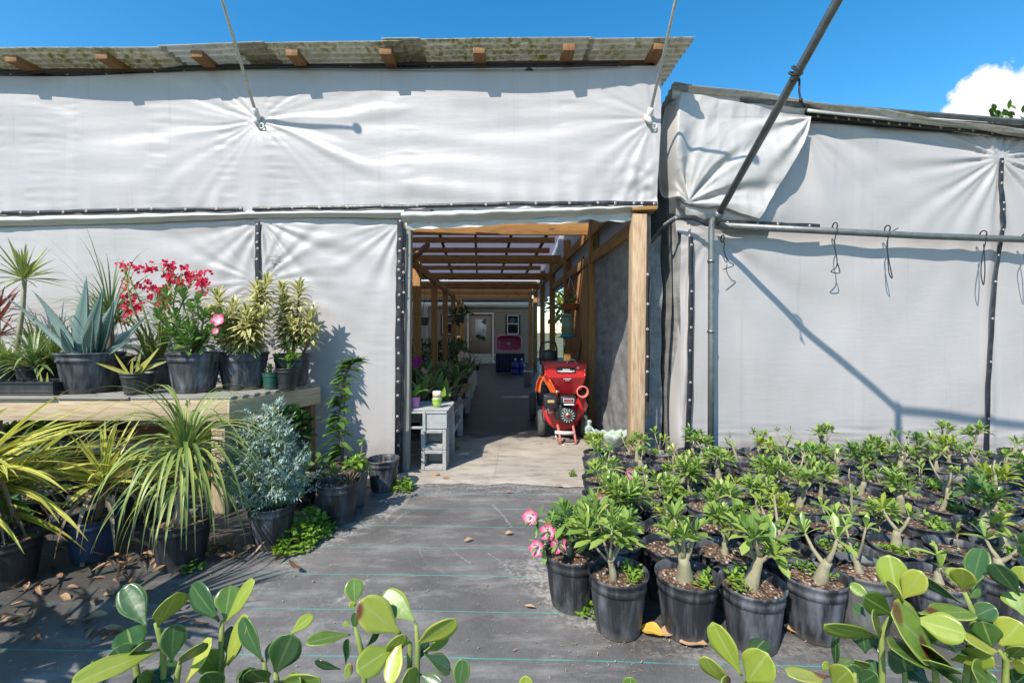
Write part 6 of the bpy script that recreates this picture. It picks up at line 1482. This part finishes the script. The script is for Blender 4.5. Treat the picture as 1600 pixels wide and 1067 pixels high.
for k in range(8): q = V((rp.uniform(-.06, .08), rp.uniform(-.06, .06), .26+rp.random()*.07)); rosette(mb, q, (0, 0, 1), 6, .06, .026, rp, 'oval', (.4, 1.5), .8)
mb.build('foliage', M['l_vine'], t)
d = 3.62; t = ppot('potted_vine', 'tall climbing vine with heart shaped leaves standing against the white sheet', 'vine', 535, d, .15, .27, G, 'pot_clean', 1); wood, mb = MB(), MB(); P = [V((0, 0, .2))]+[stake(a, b, d+c_, t) for a, b, c_ in ((533, 700, 0), (528, 660, .03), (534, 620, 0), (538, 590, .02), (548, 570, .03), (560, 562, .02))]; tube(wood, P, [.009]*6+[.004], 6); tube(wood, [V((.0, .01, .2)), P[-3]+V((0, .02, .0))], .006, 6); wood.build('stem', M['stem'], t)
for k in range(120):
    i = rp.randrange(len(P)-1); p = P[i].lerp(P[i+1], rp.random()); sd = rp.choice((-1, -1, 1)); leaf(mb, p, V((sd*rp.uniform(.5, 1), rp.uniform(-.8, .2), rp.uniform(-.3, .6))), rp.uniform(.09, .15), rp.uniform(.05, .07), rp.uniform(.5, 1.4), .2, 'heart', 6, None, rp.random(), rp.uniform(-.4, .4))
mb.build('foliage', M['l_vine'], t)
t = ppot('empty_pot', 'empty black pot standing alone beside the doorway seam', 'pot', 599, 3.74, .130, .255, G, 'pot', 5, None, False); mb = MB(); lathe(mb, [(.001, .185), (.112, .18)], (0, 0, 0), 24); mb.build('soil', M['earth'], t); mb = MB()
for k in range(5): leaf(mb, V((rp.uniform(-.06, .03), rp.uniform(-.05, .05), .19)), V((rp.gauss(0, 1), rp.gauss(0, 1), .9)), .08, .02, .4, .2, 'oval', 3)
mb.build('dead_leaf', M['dead'], t)
for k, (px, d, r, h, lab) in enumerate(((470, 3.35, .12, .23, 'dark pot tucked under the bench end behind the lacy plant'), (40, 2.9, .13, .25, 'black pot in the shade under the left of the bench'), (75, 3.3, .12, .25, 'black pot deep in the shade below the bench'), (215, 3.1, .12, .22, 'shaded black pot behind the ponytail palm'), (20, 2.35, .12, .24, 'black pot at the lower left beneath the striped blades'))):
    t = ppot('potted_shade_plant', lab, 'pot', px, d, r, h, G, 'pot_clean', k % 3, 'pots in the shade under the bench'); mb = MB(); crown(mb, (0, 0, h+.05), (.14, .12, .08), 70, .09, .04, rp); mb.build('foliage', M['l_vine' if k == 0 else 'l_dark'], t)
t = thing('potted_ivy', 'dark leafy plant filling the shade under the right end of the bench', 'plant', (-1.86, 3.72, .2), None, 0., True); mb = MB(); crown(mb, (0, 0, .30), (.20, .22, .24), 320, .075, .045, rp); mb.build('foliage', M['l_dark'], t); add_pot(t, .12, .2, 'pot_clean', 1)
for k, (px, py, d, sx, lab) in enumerate(((60, 752, 3.65, .5, 'green seedlings on the lower shelf under the bench, left of the striped plant'), (140, 750, 3.7, .3, 'green seedlings on the shelf right behind the smaller striped plant'))):
    c = PX(px, py, d); t = thing('seedling_tray', lab, 'seedlings', (c.x, d, .475), 'seedling trays on the shelf', 0., True); mb = MB(); bx(mb, (0, 0, .03), (sx*1.3, .3, .05)); mb.build('tray', M['pot_clean'], t, smooth=False); mb = MB()
    for i in range(140): leaf(mb, V((rp.uniform(-sx*.6, sx*.6), rp.uniform(-.14, .14), .05)), V((rp.gauss(0, .7), rp.gauss(0, .7), 1)), .07, .035, .7, .2, 'oval', 3)
    mb.build('foliage', M['l_weed'], t)
# weeds at the edges
def weedpatch(c, rx, ry, h, n, lab, L=.035, mat='l_weed'):
    t = thing('weed_clump', lab, 'weeds', (c[0], c[1], G), 'weed clumps on the ground', 0., True); mb = MB()
    for k in range(n):
        a = rp.random()*6.3; q = math.sqrt(rp.random()); x, y = rx*q*math.cos(a), ry*q*math.sin(a); z = h*(1-q*q)*rp.random()+.008; p = V((x, y, z)); tw = V((rp.gauss(0, 1), rp.gauss(0, 1), rp.uniform(.1, 1.0)))
        leaf(mb, p, tw, L*rp.uniform(.6, 1.2), L*.75, .5, .15, 'round' if mat == 'l_weed' else 'oval', 3, None, rp.random())
    mb.build('foliage', M[mat], t); return t
weedpatch(GP(480, 838), .14, .28, .16, 520, 'lush bright weeds between the lacy plant and the wide pot', .038)
weedpatch(GP(628, 766), .10, .10, .10, 150, 'bright weed clump at the foot of the doorway strip', .036); weedpatch(GP(707, 702), .07, .08, .10, 90, 'small weed clump against the concrete blocks inside', .034); weedpatch(GP(708, 655), .12, .15, .12, 120, 'weeds growing below the brown topped bench', .035)
weedpatch(GP(915, 962), .04, .04, .06, 40, 'tiny weed between the first two front row pots', .03); weedpatch(GP(893, 744), .03, .03, .04, 26, 'tiny weed in the concrete near the flowering pots', .03); weedpatch(GP(300, 893), .05, .05, .05, 30, 'tiny weed beside the ponytail palm pot', .03)
# fallen leaves
def fallen(p, L, W, lab, mat, rz, curl=.6):
    t = MB(); n = 8; d = V((math.cos(rz), math.sin(rz), .12)); leaf(t, V((p[0], p[1], .02)), d, L, W, curl*.3, .5, 'oval', n, None, .5, .3, .08); return tag(t.build('fallen_leaf', M[mat]), lab, 'leaf', 'fallen leaves on the cloth')
for a in (((1000, 988), .10, .06, 'yellow fallen leaf lying at the foot of the second front row pot', 'dead_yellow', -.5), ((1030, 998), .10, .05, 'tan curled leaf just right of the yellow fallen leaf', 'dead_tan', .2), ((1062, 1010), .11, .045, 'flat tan leaf under the third front row pot', 'dead_tan', -.15), ((1225, 985), .13, .055, 'crumpled tan leaf between the fourth and fifth front row pots', 'dead_tan', -.7), ((1250, 990), .13, .05, 'long dry leaf by the fifth front row pot', 'dead_tan', -.5), ((725, 850), .06, .022, 'small dry leaf in the middle of the path', 'dead_tan', .6), ((789, 838), .05, .025, 'small crumpled leaf further right on the path', 'dead_tan', .2), ((790, 772), .05, .02, 'small leaf near the concrete edge', 'dead', 0.), ((868, 763), .06, .02, 'brown leaf on the concrete edge beside the roses', 'dead', .1), ((675, 745), .08, .04, 'curled brown leaf at the foot of the concrete blocks', 'dead_tan', .8), ((690, 750), .09, .04, 'second curled leaf before the concrete blocks', 'dead', -.4), ((940, 968), .06, .03, 'brown leaf against the first front row pot', 'dead', .4), ((820, 952), .05, .014, 'thin dry leaf alone on the right of the path', 'dead_tan', -.3)): fallen(GP(*a[0]), *a[1:])
mb = MB(); rl = random.Random(77)
for k in range(190):
    px = rl.uniform(-60, 300) if k < 145 else rl.uniform(200, 470); py = lerp(840, 1010, rl.random()**1.4)-(px > 300)*25
    if k > 145: py = 868+rl.uniform(-10, 18)-(px-300)*.08
    p = GP(px, py); a = rl.random()*6.3; leaf(mb, V((p[0], p[1], .015+rl.random()*.025)), V((math.cos(a), math.sin(a), rl.uniform(-.1, .35))), rl.uniform(.045, .105), rl.uniform(.018, .036), rl.uniform(-1.2, 2.2), rl.uniform(.3, 1.1), rl.choice(('oval', 'lance')), 6, None, rl.random(), rl.uniform(-.6, .6), .06)
db = MB(); rl2 = random.Random(5)
for k in range(520):
    if k < 150: q = GP(rl2.uniform(560, 900), 760+300*rl2.random()**1.5)
    elif k < 420: s = rl2.random(); q = (lerp(.1, 2.2, s)+rl2.gauss(0, .05), 1.82+rl2.gauss(0, .07)-.0*s)
    else: q = GP(rl2.uniform(0, 560), 870+180*rl2.random())
    a = rl2.random()*6.3; sz = rl2.uniform(.002, .0065)*(1.5 if rl2.random() < .1 else 1); leaf(db, V((q[0], q[1], .011)), V((math.cos(a), math.sin(a), rl2.uniform(0, .4))), sz*rl2.uniform(1.2, 3.5), sz*rl2.uniform(.5, 1.1), 0, .3, 'oval', 2, None, rl2.random())
tag(db.build('bark_debris', M['dead_tan']), 'tiny bark chips and crumbs strewn over the ground cloth', 'debris', None, 'stuff')
tag(mb.build('leaf_litter', M['dead']), 'brown dry leaves scattered on the ground below the bench', 'leaves', None, 'stuff')

# ------------------------------------------------------------------ paddle leaved shrubs in the foreground
rc = random.Random(3)
def paddle(name_lab, root, stems, leaves, d0):
    """stems: lists of photo points; leaves: (base, tip, width px, material letter, depth change at the tip)"""
    t = thing('clusia_shrub', name_lab, 'shrub', (PX(root, 1067, d0).x, d0, 0.), 'paddle leaved shrubs in the foreground'); wood = MB()
    for st in stems:
        P = [PX(a, b, d0+c) for a, b, *c_ in st for c in [c_[0] if c_ else 0.]]; g = V((P[0].x*.9+rc.uniform(-.04, .04), P[0].y+rc.uniform(0, .05), 0.0)); P = [g, g.lerp(P[0], .5)+V((rc.uniform(-.02, .02), 0, 0))]+P
        tube(wood, P, [.0054]*(len(P)-1)+[.0036], 8)
    wood.build('stem', M['stem_green'], t); ms = {}
    for (b, e, w, m, dy) in leaves:
        mb = ms.setdefault(m, MB()); p = PX(*b, d0); q = PX(*e, d0+dy); dd = q-p; L = dd.length; dd.normalize(); wa = w/K*d0
        Wt = min(max(wa, L*.46), wa*1.8); th = math.acos(clamp(wa/Wt, 0, 1))*rc.choice((-1, 1)); view = (-p+V((0, 0, EYE))).normalized(); s = dd.cross(view).normalized()
        s = Matrix.Rotation(th, 3, dd) @ s; cur = rc.uniform(-.12, .35)
        ax = s; b0 = Matrix.Rotation(cur*.25, 3, s) @ dd; leaf2(mb, p, b0, L, Wt*.98, cur*.5, rc.uniform(.05, .18), s, rc.random())
    for k in range(10):
        mb = ms.setdefault('g', MB()); a, b, *_ = rc.choice(rc.choice(stems)); p = PX(a, b, d0); p.z = rc.uniform(.15, .55); ph = rc.random()*6.3; leaf(mb, p, V((math.cos(ph), math.sin(ph), .6)), .10, .058, .4, .2, 'clus', 8, None, rc.random())
    for k, mb in ms.items(): mb.build('foliage', M[{'g': 'l_clusia', 'y': 'l_clusia_y', 'd': 'l_clusia_d'}[k]], t, solid=.0016)

paddle('paddle leaved shrub nearest the bottom left corner, two upright leaves on top', 250, [[(255, 1100), (255, 1017), (248, 985), (243, 972)], [(272, 1100), (278, 1050), (281, 1034)], [(225, 1110), (212, 1040), (202, 1030)]],
 [((229, 979), (194, 914), 36, 'd', .03), ((246, 979), (277, 925), 31, 'y', -.03), ((268, 1034), (272, 974), 35, 'd', .0), ((211, 1028), (199, 982), 43, 'g', .05), ((198, 1040), (180, 1012), 36, 'd', .0), ((207, 1028), (225, 1002), 19, 'g', -.03), ((279, 1037), (317, 1003), 17, 'g', -.04), ((291, 1066), (331, 996), 18, 'y', .02), ((254, 1013), (110, 1072), 27, 'y', -.12), ((175, 1046), (143, 1040), 13, 'g', -.06), ((246, 1072), (270, 1030), 26, 'd', .06), ((275, 1066), (228, 1052), 18, 'd', .0), ((240, 1100), (215, 1058), 24, 'g', -.05), ((165, 1090), (120, 1062), 22, 'y', -.08), ((236, 1060), (205, 1072), 22, 'd', -.05)], .88)
paddle('tall shoot of grey green paddle leaves, second shrub from the left', 345, [[(345, 1110), (346, 1050), (346, 1000), (347, 970)], [(345, 1110), (349, 1060)]],
 [((343, 970), (300, 912), 28, 'd', .04), ((351, 970), (360, 914), 36, 'g', .03), ((353, 972), (399, 907), 18, 'y', -.03), ((360, 1034), (360, 978), 21, 'd', .02), ((347, 1048), (388, 962), 20, 'y', -.04), ((342, 1056), (320, 1018), 33, 'g', -.02), ((346, 1078), (322, 1050), 26, 'd', -.05), ((356, 1040), (374, 1000), 16, 'd', .04)], .92)
paddle('low paddle leaved shrub with one broad dark leaf, third from the left', 425, [[(420, 1110), (416, 1060), (413, 1034)], [(440, 1110), (432, 1062), (430, 1048)]],
 [((411, 1033), (379, 963), 22, 'd', .02), ((429, 1054), (457, 990), 46, 'd', -.02), ((452, 992), (489, 960), 18, 'y', .04), ((415, 1036), (434, 1000), 20, 'd', .06), ((384, 1074), (388, 1042), 28, 'g', -.03), ((420, 1064), (390, 1046), 22, 'g', -.06), ((437, 1064), (500, 1058), 22, 'g', -.06), ((452, 1090), (470, 1060), 30, 'g', -.05), ((400, 1090), (372, 1060), 24, 'd', -.05)], .86)
paddle('paddle leaved shrub in the bottom middle with large glossy yellow green leaves', 590, [[(572, 1110), (569, 1060), (565, 1018), (555, 978)], [(640, 1110), (640, 1040), (640, 1006), (628, 992)], [(652, 1100), (652, 1030), (653, 1008), (650, 975)]],
 [((554, 946), (553, 903), 28, 'g', .02), ((554, 952), (549, 940), 11, 'y', .0), ((546, 978), (538, 972), 9, 'y', .0), ((626, 990), (561, 939), 46, 'y', -.03), ((649, 971), (599, 925), 35, 'g', .03), ((547, 991), (478, 1006), 17, 'g', -.05), ((553, 984), (556, 955), 12, 'd', .0), ((540, 1036), (544, 998), 11, 'd', .0), ((532, 1045), (492, 1032), 9, 'd', .0), ((616, 1010), (557, 1048), 38, 'y', -.06), ((627, 994), (608, 1070), 25, 'y', -.05), ((634, 1100), (638, 1044), 26, 'y', -.03), ((650, 1006), (712, 966), 26, 'y', -.02), ((662, 1018), (702, 995), 14, 'g', .04), ((663, 1022), (704, 1046), 23, 'd', .03), ((572, 1010), (592, 984), 10, 'g', .03), ((540, 1064), (548, 1036), 12, 'g', 0.), ((655, 1052), (690, 1072), 20, 'd', -.02), ((655, 1030), (668, 1000), 14, 'd', .04), ((602, 1030), (630, 990), 22, 'y', -.02), ((716, 1080), (724, 1028), 26, 'd', .0)], .86)
paddle('lone paddle shoot left of the rose pots, only its tip in view', 822, [[(822, 1130), (822, 1085)]], [((822, 1090), (822, 1055), 22, 'y', 0.), ((824, 1095), (860, 1075), 18, 'g', 0.)], .84)
paddle('lone paddle shoot below the front row of pots, only its tip in view', 985, [[(985, 1130), (985, 1088)]], [((985, 1092), (985, 1057), 24, 'g', 0.), ((982, 1096), (950, 1076), 18, 'g', 0.)], .84)
paddle('paddle shoot with four broad leaves below the fourth front row pot', 1160, [[(1162, 1120), (1162, 1066)]],
 [((1159, 1055), (1113, 971), 33, 'y', .02), ((1166, 1066), (1200, 1020), 46, 'y', -.04), ((1172, 1024), (1195, 1000), 24, 'g', .05), ((1134, 1068), (1100, 1024), 24, 'y', -.02), ((1166, 1090), (1190, 1060), 26, 'd', .03), ((1140, 1090), (1128, 1060), 20, 'g', -.03)], .85)
paddle('small leaved paddle shoot with brown spots, left of the big right hand shrub', 1310, [[(1312, 1120), (1310, 1060), (1306, 1045)], [(1335, 1120), (1335, 1050)]],
 [((1295, 1056), (1232, 1055), 20, 'y', -.04), ((1305, 1047), (1307, 995), 10, 'g', .0), ((1314, 1040), (1330, 1030), 16, 'g', .03), ((1334, 1030), (1354, 1042), 16, 'g', .02), ((1296, 1044), (1285, 1036), 14, 'y', .0), ((1300, 1072), (1328, 1046), 34, 'y', -.05), ((1345, 1062), (1328, 1038), 20, 'd', .0), ((1340, 1070), (1370, 1052), 22, 'd', -.03)], .86)
paddle('biggest paddle leaved shrub on the right with very large bright leaves', 1390, [[(1379, 1120), (1378, 1030), (1377, 990), (1404, 942)], [(1470, 1120), (1462, 1060), (1460, 1030)], [(1420, 1120), (1408, 1000)]],
 [((1404, 941), (1389, 866), 40, 'y', .02), ((1410, 936), (1440, 892), 30, 'y', -.03), ((1402, 938), (1400, 914), 18, 'y', -.04), ((1396, 960), (1349, 931), 34, 'g', -.02), ((1362, 936), (1328, 912), 17, 'g', .03), ((1352, 962), (1335, 944), 15, 'd', .03), ((1466, 1030), (1391, 958), 48, 'g', -.06), ((1425, 966), (1510, 990), 40, 'y', -.05), ((1436, 958), (1518, 956), 24, 'g', .02), ((1462, 970), (1440, 1000), 26, 'g', .02), ((1374, 996), (1288, 975), 20, 'y', -.05), ((1352, 1020), (1347, 984), 30, 'd', .0), ((1374, 1020), (1366, 992), 22, 'd', .02), ((1458, 1040), (1391, 1013), 24, 'g', -.08), ((1428, 1046), (1388, 1018), 40, 'd', .0), ((1452, 1068), (1416, 1038), 30, 'd', .03), ((1372, 1066), (1360, 1030), 24, 'd', .04), ((1378, 985), (1362, 966), 22, 'g', -.05), ((1480, 1050), (1450, 1030), 30, 'g', -.08), ((1500, 1062), (1462, 1046), 26, 'd', -.05), ((1450, 1000), (1500, 1010), 24, 'd', .04), ((1475, 1040), (1455, 1012), 20, 'g', -.06)], .86)
paddle('paddle shoot with a brownish upright leaf and a yellow leaf, right of the biggest', 1515, [[(1500, 1130), (1512, 1040), (1522, 960), (1507, 925)], [(1522, 1130), (1520, 1020)]],
 [((1518, 922), (1535, 856), 29, 'd', .02), ((1505, 921), (1504, 887), 29, 'y', -.03), ((1494, 906), (1486, 886), 18, 'y', .03), ((1503, 942), (1432, 894), 14, 'd', .04), ((1512, 935), (1530, 912), 16, 'g', .03), ((1514, 966), (1556, 948), 25, 'd', -.02), ((1486, 1030), (1552, 1026), 26, 'y', -.06), ((1510, 1010), (1505, 985), 24, 'd', .05), ((1505, 1000), (1480, 985), 26, 'd', .05), ((1520, 1050), (1560, 1070), 24, 'd', -.03)], .9)
paddle('paddle leaved shrub at the bottom right corner with pale green leaves', 1570, [[(1570, 1120), (1571, 1060), (1572, 1030), (1560, 1015)], [(1600, 1110), (1598, 1010), (1575, 990)]],
 [((1593, 930), (1551, 879), 29, 'd', .0), ((1600, 962), (1588, 924), 40, 'g', .02), ((1602, 914), (1597, 884), 26, 'y', .0), ((1550, 1011), (1535, 970), 36, 'g', .0), ((1562, 1008), (1596, 972), 42, 'y', -.02), ((1566, 986), (1534, 962), 30, 'y', .03), ((1560, 1018), (1508, 998), 17, 'y', -.03), ((1576, 1026), (1600, 1010), 18, 'g', -.04), ((1549, 1068), (1518, 1044), 32, 'g', -.04), ((1578, 1036), (1604, 1044), 18, 'y', -.04), ((1568, 1030), (1590, 1000), 24, 'g', .04), ((1545, 1040), (1520, 1018), 20, 'd', .04), ((1580, 1072), (1606, 1052), 26, 'd', -.03)], .87)
